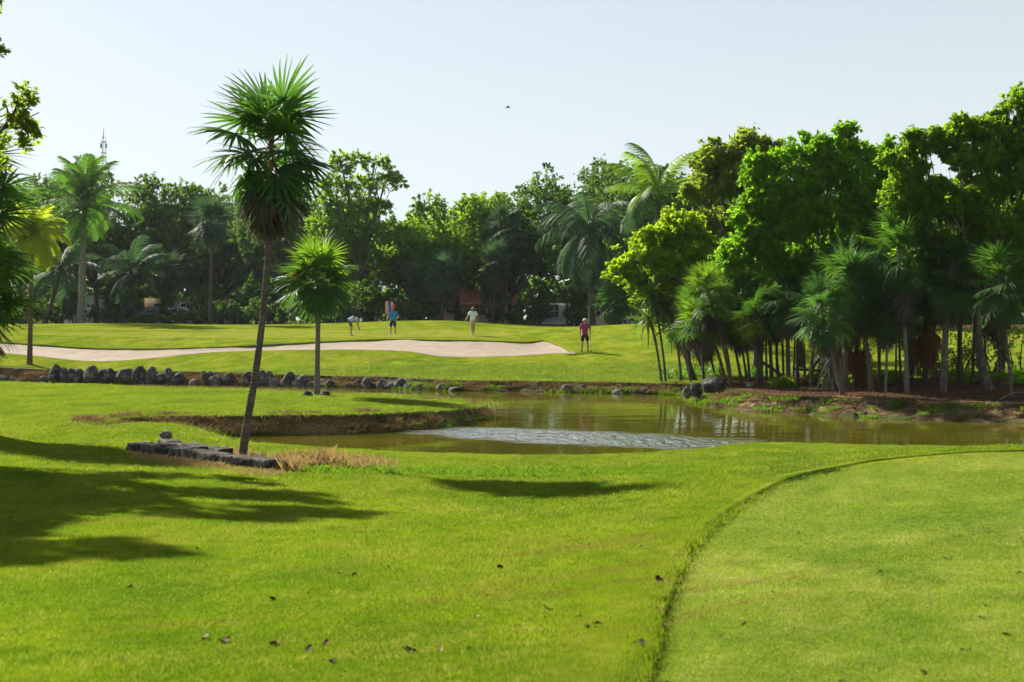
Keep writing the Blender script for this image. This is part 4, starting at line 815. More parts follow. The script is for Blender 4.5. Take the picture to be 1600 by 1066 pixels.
grove = [
 (1150, 606, 1128, 1102, 455, 0.0, .085, 'lime', B_brown, 'leaning palm with glowing lime fronds at the left front of the grove'),
 (1138, 604, 1122, 1085, 500, 0.5, .075, 'lime', B_brown, 'leaning palm just left of the lime-fronded palm, with a lower head'),
 (1102, 590, 1085, 1062, 500, 2.5, .07, 'lime', B_brown, 'outermost leaning palm at the left end of the grove'),
 (1118, 588, 1108, 1095, 520, 3.0, .06, 'green', B_brown, 'short thin palm behind the strap-leaved plants'),
 (1160, 600, 1148, 1140, 478, 1.5, .07, 'green', B_brown, 'thin palm stem right of the lime-fronded palm'),
 (1168, 592, 1160, 1158, 500, 3.0, .06, 'green', B_dark, 'thin dark palm stem behind the white rock'),
 (1186, 603, 1182, 1178, 490, 0.8, .085, 'yel', B_palm, 'palm with yellowing fronds hanging on its left side'),
 (1190, 600, 1192, 1205, 425, 1.2, .08, 'lime', B_palm, 'pale-fronded palm rising behind the palm with yellowing fronds'),
 (1206, 596, 1203, 1200, 470, 2.0, .09, 'dark', B_brown, 'stout brown palm stem right of the mossy stump'),
 (1217, 592, 1214, 1225, 470, 3.4, .075, 'dark', B_dark, 'dark palm stem in the middle of the slender stems'),
 (1232, 603, 1231, 1232, 455, 1.2, .10, 'dark', B_brown, 'thick reddish palm stem at the front of the slender stems'),
 (1247, 601, 1247, 1258, 430, 1.5, .075, 'green', B_palm, 'palm with wide open fans above the slender stems'),
 (1268, 606, 1272, 1290, 452, 1.0, .08, 'green', B_palm, 'curved palm stem left of the pale tangled roots'),
 (1318, 618, 1298, 1282, 480, 0.0, .08, 'dark', B_palm, 'bare palm stem leaning left across the tangled roots'),
 (1322, 612, 1321, 1322, 430, 0.8, .10, 'shag', B_palm, 'upright grey palm stem right of the tangled roots'),
 (1336, 608, 1338, 1345, 470, 1.6, .10, 'rust', B_dark, 'dark palm with a rust-brown skirt of dead fronds'),
 (1362, 613, 1352, 1335, 440, 0.3, .10, 'dark', B_palm, 'thick palm stem leaning left in the middle of the grove'),
 (1384, 614, 1386, 1390, 470, 0.5, .055, 'dark', B_pale, 'very thin pale palm stem standing alone'),
 (1417, 615, 1413, 1402, 385, 0.0, .08, 'shag', B_pale, 'tallest shaggy palm with grey hanging fronds over the water'),
 (1445, 604, 1447, 1450, 430, 2.0, .10, 'rust', B_dark, 'dark palm wrapped in a rust-brown skirt left of the big grey trunk'),
 (1474, 614, 1478, 1488, 415, 0.3, .13, 'dark', B_grey, 'thickest pale-barked palm near the right side of the grove'),
 (1500, 603, 1500, 1505, 420, 2.0, .11, 'dark', B_dark, 'dark palm behind the thick pale-barked palm'),
 (1582, 622, 1572, 1560, 430, 0.0, .06, 'green', B_palm, 'slender leaning palm stem near the right edge of the photo'),
 (1560, 600, 1560, 1545, 470, 2.5, .08, 'lime', B_brown, 'short palm with bright fronds behind the slender leaning stem'),
 (1610, 605, 1610, 1608, 400, 1.0, .09, 'green', B_dark, 'palm at the right edge of the photo'),
 (1425, 600, 1424, 1430, 480, 3.0, .07, 'dark', B_dark, 'dark palm behind the tallest shaggy palm'),
 (1296, 596, 1298, 1302, 440, 2.4, .06, 'dark', B_dark, 'thin dark palm stem behind the pale tangled roots'),
 (1280, 590, 1279, 1275, 430, 3.4, .05, 'dark', B_brown, 'thinnest brown stem left of the pale tangled roots'),
 (1240, 590, 1243, 1248, 420, 3.6, .05, 'dark', B_dark, 'thin stem behind the thick reddish palm stem'),
 (1400, 592, 1401, 1405, 440, 3.5, .05, 'dark', B_brown, 'thin reddish stem seen against the sunlit lawn in the grove'),
 (1350, 590, 1351, 1356, 430, 3.8, .05, 'dark', B_dark, 'thin stem right of the rust-skirted palm'),
 (1433, 590, 1430, 1428, 420, 4.0, .05, 'dark', B_brown, 'thin brown stem left of the second rust-skirted palm'),
 (1520, 598, 1522, 1528, 410, 2.8, .07, 'dark', B_dark, 'dark stem in deep shade right of the thickest palm'),
 (1540, 590, 1538, 1532, 410, 4.0, .06, 'dark', B_dark, 'dark stem deep behind the bright-fronded short palm'),
 (1142, 588, 1134, 1122, 480, 3.6, .05, 'green', B_brown, 'thin leaning stem behind the two front leaning palms'),
 (1172, 600, 1166, 1160, 455, 1.8, .06, 'green', B_brown, 'thin palm stem just left of the mossy spot by the white rock'),
 (1198, 596, 1196, 1192, 445, 2.8, .055, 'dark', B_dark, 'thin dark stem behind the palm with yellowing fronds'),
 (1224, 598, 1222, 1218, 440, 2.4, .06, 'dark', B_brown, 'thin brown stem beside the thick reddish palm stem'),
 (1258, 598, 1255, 1250, 435, 2.0, .055, 'dark', B_brown, 'thin stem between the reddish stem and the curved stem'),
 (1310, 604, 1312, 1318, 420, 1.6, .06, 'dark', B_brown, 'thin brown stem just right of the pale tangled roots'),
 (1372, 606, 1376, 1380, 425, 1.2, .06, 'dark', B_brown, 'thin brown stem right of the thick left-leaning stem'),
 (1408, 606, 1404, 1398, 425, 1.6, .055, 'dark', B_dark, 'thin dark stem just left of the tallest shaggy palm'),
 (1458, 604, 1460, 1466, 425, 1.6, .06, 'dark', B_brown, 'thin stem left of the thickest pale-barked palm'),
 (1375, 596, 1372, 1368, 455, 3.2, .07, 'dark', B_brown, 'brown palm behind the very thin pale stem'),
]
for i, (fx_, fy_, mx, tx, ty, dd, rad, kd, bk, lb) in enumerate(grove):
    f = G(fx_, fy_); D = f[1]; c = np.array((f[0], f[1], gz(f[0], f[1]))); 
    tip = W(tx, ty - 6, D + r.uniform(-.4, .6)); mid = W(mx, (fy_ + ty) / 2, D)
    pth = curve(c, tip, (mid - (c + tip) / 2), 8)
    fan_palm('fan_palm', lb, pth, rad * .78, rad * .66, S(kd, .90 if kd != 'lime' else 1.0), 200 + i, bk, 'fan palms of the grove on the right bank')
# leaning, fallen and dead stems in the grove
for i, (a, b2, D, rr, lb) in enumerate([((1190, 566), (1225, 590), 54, .06, 'fallen dark palm stem propped between the slender stems'), ((1262, 590), (1290, 545), 55, .05, 'dark dead stem leaning right behind the curved palm'), ((1240, 577), (1330, 586), 57, .05, 'long dead stem lying low behind the slender stems')]):
    A, B = W(*a, D), W(*b2, D); A[2] = max(A[2], gz(A[0], A[1])); B[2] = max(B[2], gz(B[0], B[1]) + .02)
    MB().tube(curve(A, B, (0, 0, .03), 10), rr * (1 + .1 * np.sin(np.arange(10) * 2.1)), 8).build('dead_stem', B_dark, None, label=lb, cat='dead stem', group='dead stems in the grove')
# pale tangled roots (strangler) round a palm
f = G(1300, 612); o = empty('root_tangle', (f[0], f[1], gz(f[0], f[1])), label='pale twisted roots climbing a thick trunk in the grove', cat='tree'); m = MB(); r = np.random.default_rng(3)
MB().tube(curve((.1, .3, -.1), (.1, .3, 3.6), (.1, 0, 0), 12), np.linspace(.25, .17, 12) * (1 + .06 * r.normal(0, 1, 12)), 12).build('trunk', B_grey, o)
for i in range(15):
    a = r.uniform(2.4, 7.2); e = np.array((.1 + .24 * math.cos(a), .3 + .24 * math.sin(a), r.uniform(.5, 1.5))); s = np.array((r.uniform(-.55, .5), r.uniform(-.5, .2), -.05)); MB().tube(curve(s, e, r.normal(0, .12, 3), 8), np.linspace(.045, .02, 8), 6).build('root', B_pale, o)

# ------------------------------------------------------------------ trees past the left edge, whose shade lies on the lawn
tree('broadleaf_tree', 'leafy tree reaching into the photo at the top left corner', -330, 25.4, 40, 380, 170, L_olive, .17, 64000, 95, B_grey, .3, group=None, hs=.7, hole=.38,
    lobes=[(-8, 160, 26, 52, 1.5), (-70, 230, 60, 50, 1), (-150, 110, 110, 90, -1.5), (-250, 180, 130, 110, 0), (-200, 290, 110, 80, -2), (-360, 120, 130, 100, 1), (-420, 260, 130, 110, 0), (-95, 70, 70, 60, .5), (-160, 200, 100, 90, -3), (-260, 90, 110, 90, -3), (-115, -50, 60, 60, 1.5), (-150, -110, 90, 70, 0), (-265, -150, 90, 70, -3), (-310, -30, 110, 90, -2.5), (-430, -90, 120, 90, -1)], base=(-15.2, 25.4), grow=1.12)
def edge_palm(lb, px, top, D, kind, sc, seed): 
    q = gp(px, D); tip = W(px, top, D); fan_palm('fan_palm', lb, [q, (q + tip) / 2 + (.1, 0, 0), tip], .12, .1, S(kind, sc), seed, B_palm, 'spiky palms at the left edge')
edge_palm('spiky dark palm reaching in from the left edge, topmost of its cluster', -55, 255, 31, 'dark', 1.25, 401)
edge_palm('spiky dark palm at the left edge in front of the yellow palm', -48, 340, 30, 'dark', 1.2, 402)
edge_palm('bright green palm fronds low at the left edge of the photo', -40, 455, 29, 'lime', 1.15, 403)
# ------------------------------------------------------------------ rocks
def _ico(n):
    bm = bmesh.new(); bmesh.ops.create_icosphere(bm, subdivisions=n, radius=1); V = np.array([v.co[:] for v in bm.verts]); F = np.array([[v.index for v in f.verts] for f in bm.faces]); bm.free(); return V, F
ICO3, ICO2 = _ico(4), _ico(3)
def rock_mat(name, a, b, top):
    k = NT(name); n = k.noise(k.pos(obj=True), 7, 6, .7); n2 = k.noise(k.pos(obj=True), 2.5, 4, .6); nz = k.n('SeparateXYZ'); k.set(nz.inputs[0], k.n('NewGeometry').outputs['Normal'])
    c = k.mix(k.ramp(n, .35, .68), a, b); lich = k.math('MULTIPLY', k.ramp(n2, .48, .62), k.ramp(n, .4, .6)); c = k.mix(lich, c, top)
    v = k.n('TexVoronoi'); k.set(v.inputs['Vector'], k.pos(obj=True)); v.inputs['Scale'].default_value = 9; pit = k.ramp(v.outputs['Distance'], .05, .3)
    return k.done(k.bsdf(c, .9, .15, k.bump(k.math('ADD', n, k.math('MULTIPLY', pit, .4)), 1.0, .06)))
R_dark = rock_mat('rock_dark', (.022, .022, .020), (.085, .080, .070), (.24, .225, .195)); R_mid = rock_mat('rock_grey', (.05, .048, .043), (.15, .14, .122), (.30, .28, .25)); R_pale = rock_mat('rock_pale', (.09, .085, .075), (.24, .225, .195), (.36, .34, .30)); R_black = rock_mat('rock_black', (.016, .015, .013), (.060, .056, .048), (.17, .155, .125))
def rock(name, c, rx, ry, rz, seed, mat, **k):
    r = np.random.default_rng(seed); V, F = ICO3 if rx > .35 else ICO2; o3 = np.array([[seed * 3.7, 0, 0]])
    d = 1 + .55 * fbm(V * 1.0 + o3, seed, 2) + .34 * fbm(V * 2.6 + o3, seed + 3, 3); P = V * d[:, None]
    for _ in range(5):     # knock flat facets off it
        n = r.normal(0, 1, 3); n /= np.linalg.norm(n); h = r.uniform(.74, .92); ex = P @ n - h; P -= np.where(ex > 0, ex * .7, 0)[:, None] * n
    P *= (rx, ry, rz); me = mesh_np(name, P, [F], True, [mat]); o = link(name, me, **k); o.location = c; o.rotation_euler = (r.normal(0, .12), r.normal(0, .28), r.uniform(-3, 3)); return o
ORD = 'first second third fourth fifth sixth seventh eighth ninth tenth eleventh twelfth thirteenth fourteenth fifteenth sixteenth seventeenth eighteenth nineteenth twentieth'.split()
def ordw(i):
    if i < 20: return ORD[i]
    t = {2: 'twenty', 3: 'thirty', 4: 'forty', 5: 'fifty'}[(i + 1) // 10]; u = (i + 1) % 10
    return t + '-' + ORD[u - 1] if u else {2: 'twentieth', 3: 'thirtieth', 4: 'fortieth', 5: 'fiftieth'}[(i + 1) // 10]
_fpx = 800 + FARC[:, 0] / FARC[:, 1] * FPX
RK = [(3,588,10),(69,588,7),(87,572.5,12),(101,574,8),(113,577,8),(123,577,10),(142,572,12),(167,578,15),(193,575,12),(217,575.5,10),(218,587,11),(237,575,10),(252,583,10),(265,575.5,8),(279,583.5,13),(303,593,9),(319,581,6),(330,580.5,8),(338,587,12),(357,582.5,10),(387,581.5,11),(405,577.5,10),(410,592,10),(420,580,8),(428,592,10),(452,581,10),(448,591.5,10),(464,592,9),(473,585,9),(486,597,10),(515,594,8),(544,599,7),(559,593,8),(574,592,10),(569,604,9),(590,604,9),(598,593,10),(611,598,12),(625,592,10),(637,600,9),(651,605,10),(691,599,10),(713,605,15),(886,602,12),(909,601,11),(967,608,14),(990,608,7),(1010,605,13),(1074,605,8),(1088,599,11),(1114,590.5,21)]
for i, (px, ty, hw) in enumerate(RK):
    D = float(np.interp(px, _fpx[:len(FARC) // 2 + 30], FARC[:len(FARC) // 2 + 30, 1])) if px < 1000 else float(FARC[np.abs(_fpx - px).argmin(), 1])
    D = {1074: 51.5, 1088: 52.2, 1114: 53.2}.get(px, D); zb = {1074: .15, 1088: .15, 1114: .25}.get(px, -.18)
    D += .22 + .10 * (i % 3); top = W(px, ty, D)[2]; rx = hw / FPX * D * 1.05; rz = (top - zb) / 1.8; pale = i in (10, 15, 22, 24, 26, 27, 29, 46); low = rz < rx * .62
    size = 'big' if hw >= 12 else ('small' if hw <= 8 else 'mid-sized'); form = 'low' if low else ('tall' if rz > rx * 1.0 else 'rounded')
    lb = f"{size} {form} {'pale' if pale else 'dark'} boulder, {ordw(i)} from the left along the far bank" if i < 50 else 'biggest dark boulder on the far bank, beside the strap-leaved plants'
    rock('boulder', (W(px, 600, D)[0], D, (top + zb) / 2), rx, rx * .85, rz, 900 + i, R_pale if pale else (R_mid if i % 5 in (1, 3) else R_dark), label=lb, cat='boulder', group='boulders along the far bank')
f = G(1171, 606); rock('boulder', (f[0], f[1], f[2] + .05), .17, .15, .16, 990, R_pale, label='white rock lying between slender palm stems in the grove', cat='boulder')
for px, py, lb in [(481, 620, 'dark rock at the left foot of the small lone palm'), (507, 620, 'dark rock at the right foot of the small lone palm')]:
    f = G(px, py); rock('boulder', (f[0], f[1], f[2] + .04), .2, .16, .13, 991 + px, R_dark, label=lb, cat='boulder', group='rocks at the foot of the small palm')
for i, (px, py, w_) in enumerate([(1478, 648, .34), (1500, 650, .3), (1522, 650, .36), (1545, 652, .28), (1570, 655, .3)]):
    p = W(px, 600, 43.2 - .25 * i); rock('boulder', (p[0], p[1], .04), w_, .25, .15, 1010 + i, R_dark, label=f'low dark stone at the water edge under the grove, {ordw(i)} from the left', cat='boulder', group='stones at the water edge under the grove')

# ------------------------------------------------------------------ black stone planter round the tall palm
def rough_block(dx, dy, dz, seed):
    bm = bmesh.new(); bmesh.ops.create_cube(bm, size=1); bmesh.ops.subdivide_edges(bm, edges=bm.edges[:], cuts=5, use_grid_fill=True); V = np.array([v.co[:] for v in bm.verts]); F = np.array([[v.index for v in f.verts] for f in bm.faces]); bm.free()
    n = V / np.linalg.norm(V, axis=1)[:, None] * .62; V = V * .86 + n * .14; V = V * (dx, dy, dz); V += V / (np.linalg.norm(V, axis=1)[:, None] + 1e-6) * (.15 * fbm(V * 6 + seed * 5.3, seed, 4))[:, None]
    return mesh_np('stone', V, [F], True, [R_black])
A, B = G(217, 708), G(430, 741); A2, B2 = G(258, 698), G(350, 718)
pl = empty('stone_planter', (A[0], A[1], gz(A[0], A[1])), label='low planter wall of black rough stones at the foot of the tall palm', cat='wall')
r = np.random.default_rng(4); s0 = 0
def wall_run(P, Q, hgt, dep, lo, hi, seed):
    P, Q = np.array(P[:2]), np.array(Q[:2]); L = np.linalg.norm(Q - P); d = (Q - P) / L; s = 0; i = 0
    while s < L:
        l = min(r.uniform(lo, hi), L - s + .02); c = P + d * min(s + l / 2, L); h = hgt * r.uniform(.88, 1.05); o = put('stone', rough_block(l * 1.16, dep * r.uniform(.9, 1.1), h, seed + i), pl, Matrix.Identity(4))
        zc = gz(c[0], c[1]); o.location = (c[0] - pl.location[0] + r.normal(0, .012), c[1] - pl.location[1] + r.normal(0, .02), zc + h * .42 - pl.location[2]); o.rotation_euler = (r.normal(0, .04), r.normal(0, .04), math.atan2(d[1], d[0]) + r.normal(0, .05)); s += l; i += 1
wall_run(A, B, .25, .40, .55, 1.1, 50); wall_run(A2, B2, .22, .30, .5, .9, 80)
f = G(259, 694); rock('boulder', (f[0], f[1], gz(f[0], f[1]) + .23), .14, .11, .10, 1200, R_pale, label='pale rounded rock resting on the corner of the black planter', cat='boulder')

# ------------------------------------------------------------------ dry grass, weeds, small plants
tall_dry = patch('dry_grass_patch', 81, 120, .40, .34, .009, S_dry, .45); pale_dry = patch('pale_grass_patch', 82, 90, .45, .30, .007, S_dry, .35); weed = patch('weed_patch', 83, 170, .42, .13, .018, S_green, .8); short_dry = patch('short_dry_patch', 84, 130, .40, .10, .012, S_dry, .8)
def strewn(name, poly, n, src, sc, lab, seed, z=0, grow=None):
    r = np.random.default_rng(seed); P = []
    px = [G(*q) for q in poly]; lo, hi = np.min([p[:2] for p in px], 0), np.max([p[:2] for p in px], 0); pg = np.array([p[:2] for p in px])
    Q = r.uniform(lo, hi, (n * 4, 2)); Q = Q[inside(pg, Q[:, 0], Q[:, 1])][:n]; s = r.uniform(*sc, len(Q)); zz = terrain(Q[:, 0], Q[:, 1]); scatter(name, np.stack([Q[:, 0], Q[:, 1], zz + z], -1), src, r.uniform(0, 6.28, len(Q)), np.stack([s, s, s], -1), label=lab, cat='grass', kind='stuff')
strewn('dry_grass', [(432, 742), (505, 741), (525, 726), (490, 718), (432, 724)], 17, tall_dry, (.5, 1.0), 'tuft of tall straw-brown dry grass at the right end of the black planter', 1)
strewn('pale_grass', [(500, 742), (640, 744), (640, 726), (530, 720)], 15, pale_dry, (.4, .9), 'thin pale seeding grass right of the brown dry grass', 2)
strewn('weeds', [(480, 745), (640, 746), (640, 736), (490, 738)], 45, weed, (.6, 1.1), 'dark green weeds below the dry grass beside the planter', 3)
strewn('weeds', [(640, 746), (1000, 747), (1190, 738), (1180, 731), (900, 736), (640, 738)], 190, weed, (.45, .9), 'strip of low green weeds in the swale along the pond', 4)
strewn('dry_grass', [(225, 722), (420, 752), (435, 742), (225, 708)], 110, short_dry, (.6, 1.2), 'short dry straw along the outer foot of the black planter', 5)
strewn('dry_grass', [(270, 706), (390, 730), (425, 735), (425, 722), (330, 704)], 90, short_dry, (.8, 1.6), 'dry straw filling the black planter', 6)
def bank_tufts(name, V, n, src, sc, lo, hi, lab, seed, frac=(0, 1), dens=None):
    r = np.random.default_rng(seed); i = r.integers(int(frac[0] * len(V)), int(frac[1] * (len(V) - 1)), n); j = r.integers(lo, hi, n); P = V[i, j] + r.normal(0, .05, (n, 3)) * (1, 1, 0); m = (vnoise(P * 1.3, seed) > .45) & (P[:, 2] > -.02); P = P[m]; s = r.uniform(*sc, len(P)); P[:, 2] -= .01
    scatter(name, P, src, r.uniform(0, 6.28, len(P)), np.stack([s, s, s], -1), label=lab, cat='grass', kind='stuff')
bd = patch('bank_dry_patch', 85, 46, .22, .11, .012, leaf_mat('bank_straw', (.13, .085, .036), (.27, .19, .085), (.20, .14, .055), .3, .8, .1), .9); bw = patch('bank_weed_patch', 86, 50, .22, .09, .02, S_green, .9)
bank_tufts('dry_grass', VB2, 2200, bd, (.6, 1.5), 4, 14, 'straw-coloured dry grass on the earth bank of the peninsula', 11, (0, .62))
bank_tufts('weeds', VB2, 420, bw, (.6, 1.2), 3, 8, 'patchy green weeds low on the earth bank of the peninsula', 12, (0, .62))
bank_tufts('dry_grass', VB1, 3000, bd, (.6, 1.4), 5, 13, 'straw-coloured dry grass on the far earth bank', 13, (.2, .72))
bank_tufts('weeds', VB1, 1300, bw, (.7, 1.6), 3, 9, 'green weeds low on the far earth bank along the water', 14, (.42, .72))
bank_tufts('weeds', VB1, 260, bw, (.7, 1.6), 4, 13, 'sparse dark weeds on the bank under the grove', 15, (.72, .98))
litter = patch('litter_patch', 88, 60, .40, .02, .06, P_rust, 3.5); litter2 = patch('dead_litter_patch', 89, 60, .40, .02, .05, P_dead, 3.5)
r = np.random.default_rng(66); Q = r.uniform((8, 43), (24, 62), (2600, 2)); Q = Q[inside(soilpoly, Q[:, 0], Q[:, 1])]; hq = len(Q) // 2
for nm, q, src in (('fallen_leaves', Q[:hq], litter), ('fallen_leaves', Q[hq:], litter2)):
    s = r.uniform(.7, 1.6, len(q)); scatter(nm, np.stack([q[:, 0], q[:, 1], terrain(q[:, 0], q[:, 1]) + .01], -1), src, r.uniform(0, 6.28, len(q)), np.stack([s, s, s], -1), label='brown leaf litter on the floor of the grove', cat='leaf litter', kind='stuff')
bank_tufts('fallen_leaves', VB1, 900, litter2, (.5, 1.1), 5, 15, 'grey-brown leaf litter on the bank under the grove', 16, (.70, .98))
bank_tufts('fallen_leaves', VB1, 700, litter, (.5, 1.1), 5, 15, 'rust-brown leaf litter on the bank under the grove', 17, (.68, .98))
lily = [strap_leaf('leaf', leaf_mat('strap_leaf_green', (.03, .10, .012), (.06, .15, .016), (.10, .28, .014), .4, .4, .4), 1, .75, .075, .45)]
brom = [strap_leaf('leaf', leaf_mat('bromeliad_leaf', (.15, .20, .02), (.24, .28, .03), (.40, .45, .03), .45, .4, .35), 2, .42, .06, .35)]
lime_ = [strap_leaf('leaf', leaf_mat('lime_strap_leaf', (.07, .17, .01), (.11, .22, .014), (.22, .45, .014), .45, .4, .35), 3, .5, .05, .3)]
oran = [strap_leaf('leaf', leaf_mat('orange_leaf', (.35, .07, .012), (.45, .14, .02), (.60, .16, .02), .5, .45, .3), 4, .22, .10, .4)]
def rosette(label, px, py, ms, n, sc, seed, e=(5, 80), group=None, name='strap_leaved_plant', D=None, dz=0):
    r = np.random.default_rng(seed); f = G(px, py) if D is None else gp(px, D); o = empty(name, (f[0], f[1], gz(f[0], f[1]) + dz), label=label, cat='plant', group=group); ga = 0
    for i in range(n):
        ga += 2.39996 + r.normal(0, .3); put('leaf', ms[0], o, frond_matrix((r.normal(0, .04), r.normal(0, .04), 0), ga, R(e[0] + (e[1] - e[0]) * (i + .5) / n + r.normal(0, 8)), r.normal(0, .3), sc * r.uniform(.75, 1.15)))
LG = 'strap-leaved plants at the left end of the grove'
for i, (px, py, lb) in enumerate([(1042, 593, 'leftmost strap-leaved plant at the edge of the grove'), (1064, 594, 'strap-leaved plant next to the leftmost one'), (1085, 590, 'tall strap-leaved plant left of the big dark boulder'), (1104, 586, 'strap-leaved plant behind the big dark boulder'), (1122, 588, 'strap-leaved plant right of the big dark boulder by the leaning stems'), (1178, 588, 'upright strap-leaved plant behind the slender stems')]):
    rosette(lb, px, py, lily, 24, 1.0, 40 + i, group=LG)
rosette('yellow-green spiky rosette in front of the big dark boulder', 1103, 615, brom, 20, 1.05, 50, name='bromeliad', dz=.05)
rosette('bright lime grass-leaved plant growing between far-bank boulders', 430, 588, lime_, 26, 1.25, 51, (40, 88), D=64.9)
rosette('small lime-leaved plant right of the tall palm foot', 418, 727, lime_, 12, .55, 52, (10, 80), name='young_plant')
rosette('orange-leaved small plant inside the black planter', 333, 714, oran, 16, 1.0, 53, (10, 70), name='croton_plant')
rosette('small yellow-green plant among slender palm stems', 1212, 606, lime_, 16, .8, 54)
# spiky leaf heads hanging below the yellow-green tree
yl = [strap_leaf('leaf', leaf_mat('spiky_leaf', (.05, .11, .016), (.09, .16, .03), (.16, .28, .03), .4, .45, .35), 6, 1.05, .085, .4)]
for i, (px, py, lb) in enumerate([(1018, 455, 'topmost spiky-leaved head left of the grove palms'), (1040, 470, 'spiky-leaved head under the yellow-green tree'), (1012, 490, 'lowest spiky-leaved head left of the grove palms'), (1055, 500, 'spiky-leaved head beside the leaning outermost palm'), (1075, 430, 'spiky-leaved head high beside the lime-fronded palm')]):
    q = gp(px + 25, 58); c = W(px, py, 58); o = empty('spiky_plant', q, label=lb, cat='plant', group='spiky-leaved plants under the yellow-green tree'); rr = np.random.default_rng(600 + i)
    trunk_tube(o, curve((0, 0, -.1), c - q, (.1, 0, .2), 7), [.06, .05, .045, .04], B_grey, seed=i, name='stem')
    for h in range(44): put('leaf', yl[0], o, frond_matrix(c - q - np.array((0, 0, .45 * rr.random())), h * 2.39996, R(75 - 135 * h / 44 + rr.normal(0, 8)), rr.normal(0, .3), rr.uniform(.8, 1.15)))
# sticks on the grove bank
for i, (a, b) in enumerate([((1304, 626), (1332, 648)), ((1340, 640), (1362, 626)), ((1430, 645), (1452, 632)), ((1500, 640), (1530, 630)), ((1560, 626), (1600, 612)), ((1470, 652), (1500, 645))]):
    A_, B_ = W(*a, 44.3 - .2 * i), W(*b, 45 - .2 * i); A_[2] = max(A_[2], .06); B_[2] = min(max(B_[2], .3), .75)
    MB().tube(curve(A_, B_, (0, 0, .08), 7), np.linspace(.03, .012, 7), 6).build('fallen_stick', B_pale, None, label=f'pale fallen stick on the bank under the grove, {ordw(i)} of six from the left' if i else 'pale forked stick reaching down to the water under the grove', cat='stick', group='fallen sticks on the grove bank')
# leaf litter on the near lawn
def dead_leaf(name, mat, seed):
    r = np.random.default_rng(seed); a = np.linspace(0, 1, 6); c = np.linspace(-1, 1, 4); w = .5 * np.sin(np.pi * (.06 + .9 * a)) ** .8
    P = np.array([[(u - .5, cc * ww, .16 * cc * cc + .14 * math.sin(u * 5 + seed) + r.normal(0, .02)) for cc in c] for u, ww in zip(a, w)]); m = gridmesh(name, P, mat); return m
LM = [(dead_leaf('fallen_leaf', simple('dead_leaf_dark', (.055, .034, .020), .8, .2, .4), 1), 'dark curled'), (dead_leaf('fallen_leaf', simple('dead_leaf_brown', (.13, .065, .03), .8, .2, .4), 2), 'brown'), (dead_leaf('fallen_leaf', simple('dead_leaf_pale', (.36, .27, .15), .8, .2, .3), 3), 'pale dry')]
LF = [(202,927,0),(425,947,0),(610,900,0),(601,902,2),(619,901,0),(351,1015,1),(322,1008,2),(428,1019,1),(509,1020,1),(482,1032,0),(635,1029,0),(643,1028,0),(689,1032,2),(520,1046,0),(189,1047,0),(533,906,1),(554,908,0),(308,866,0),(16,817,0),(736,1032,1),(756,1032,1),(906,981,0),(915,998,0),(935,992,1),(856,963,2),(746,976,2),(782,897,0),(765,942,0),(1104,835,0),(1029,915,0),(1031,913,2),(1036,946,1),(1030,949,1),(1034,971,1),(1013,991,0),(1000,1017,0),(1044,1051,0),(1130,984,2),(1161,963,1),(1211,911,2),(1379,882,0),(1371,884,0),(1535,950,0),(1541,932,1),(1575,980,0),(1316,1047,1),(1445,1033,1),(1508,1000,0),(1251,825,0),(1458,837,1),(1481,862,1),(1499,828,0),(907,980,0),(934,991,1),(1000,863,2),(1591,883,1)]
r = np.random.default_rng(31)
for px, py, kd in LF:
    f = G(px, py); onf_ = bool(on_fairway(f[0:1], f[1:2])[0]); o = link('fallen_leaf', LM[kd][0], label=f"{LM[kd][1]} fallen leaf on the {'pale fairway turf' if onf_ else 'rough lawn'} in the foreground", cat='leaf', group=f"{LM[kd][1]} leaves on the {'fairway' if onf_ else 'rough lawn'}")
    s = r.uniform(.034, .062); o.scale = (s, s, s); o.location = (f[0], f[1], gz(f[0], f[1]) + (.014 if onf_ else .034)); o.rotation_euler = (r.normal(0, .3), r.normal(0, .3), r.uniform(0, 6.28))
# ------------------------------------------------------------------ golfers
SK = []
def skin(name, pts, edges, rad, mat, parent, sub=1, **k):
    me = bpy.data.meshes.new(name); me.from_pydata([tuple(p) for p in pts], edges, []); o = bpy.data.objects.new(name, me); COL.objects.link(o); o.parent = parent; tag(o, **k)
    o.modifiers.new('skin', 'SKIN').use_smooth_shade = True
    for i, q in enumerate(rad): me.skin_vertices[0].data[i].radius = (q, q) if not isinstance(q, tuple) else q
    me.skin_vertices[0].data[0].use_root = True
    o.modifiers.new('sub', 'SUBSURF').levels = sub; o.modifiers['sub'].render_levels = sub; SK.append((o, mat)); return o
def finish_skins():
    dg = bpy.context.evaluated_depsgraph_get(); new = [(o, m, bpy.data.meshes.new_from_object(o.evaluated_get(dg))) for o, m in SK]
    for o, m, me in new: o.modifiers.clear(); me.name = o.name; o.data = me; me.materials.clear(); me.materials.append(m)
SKIN = simple('skin_tan', (.42, .22, .14), .55, .3, .08); SKIN2 = simple('skin_ruddy', (.36, .17, .11), .55, .3, .08)
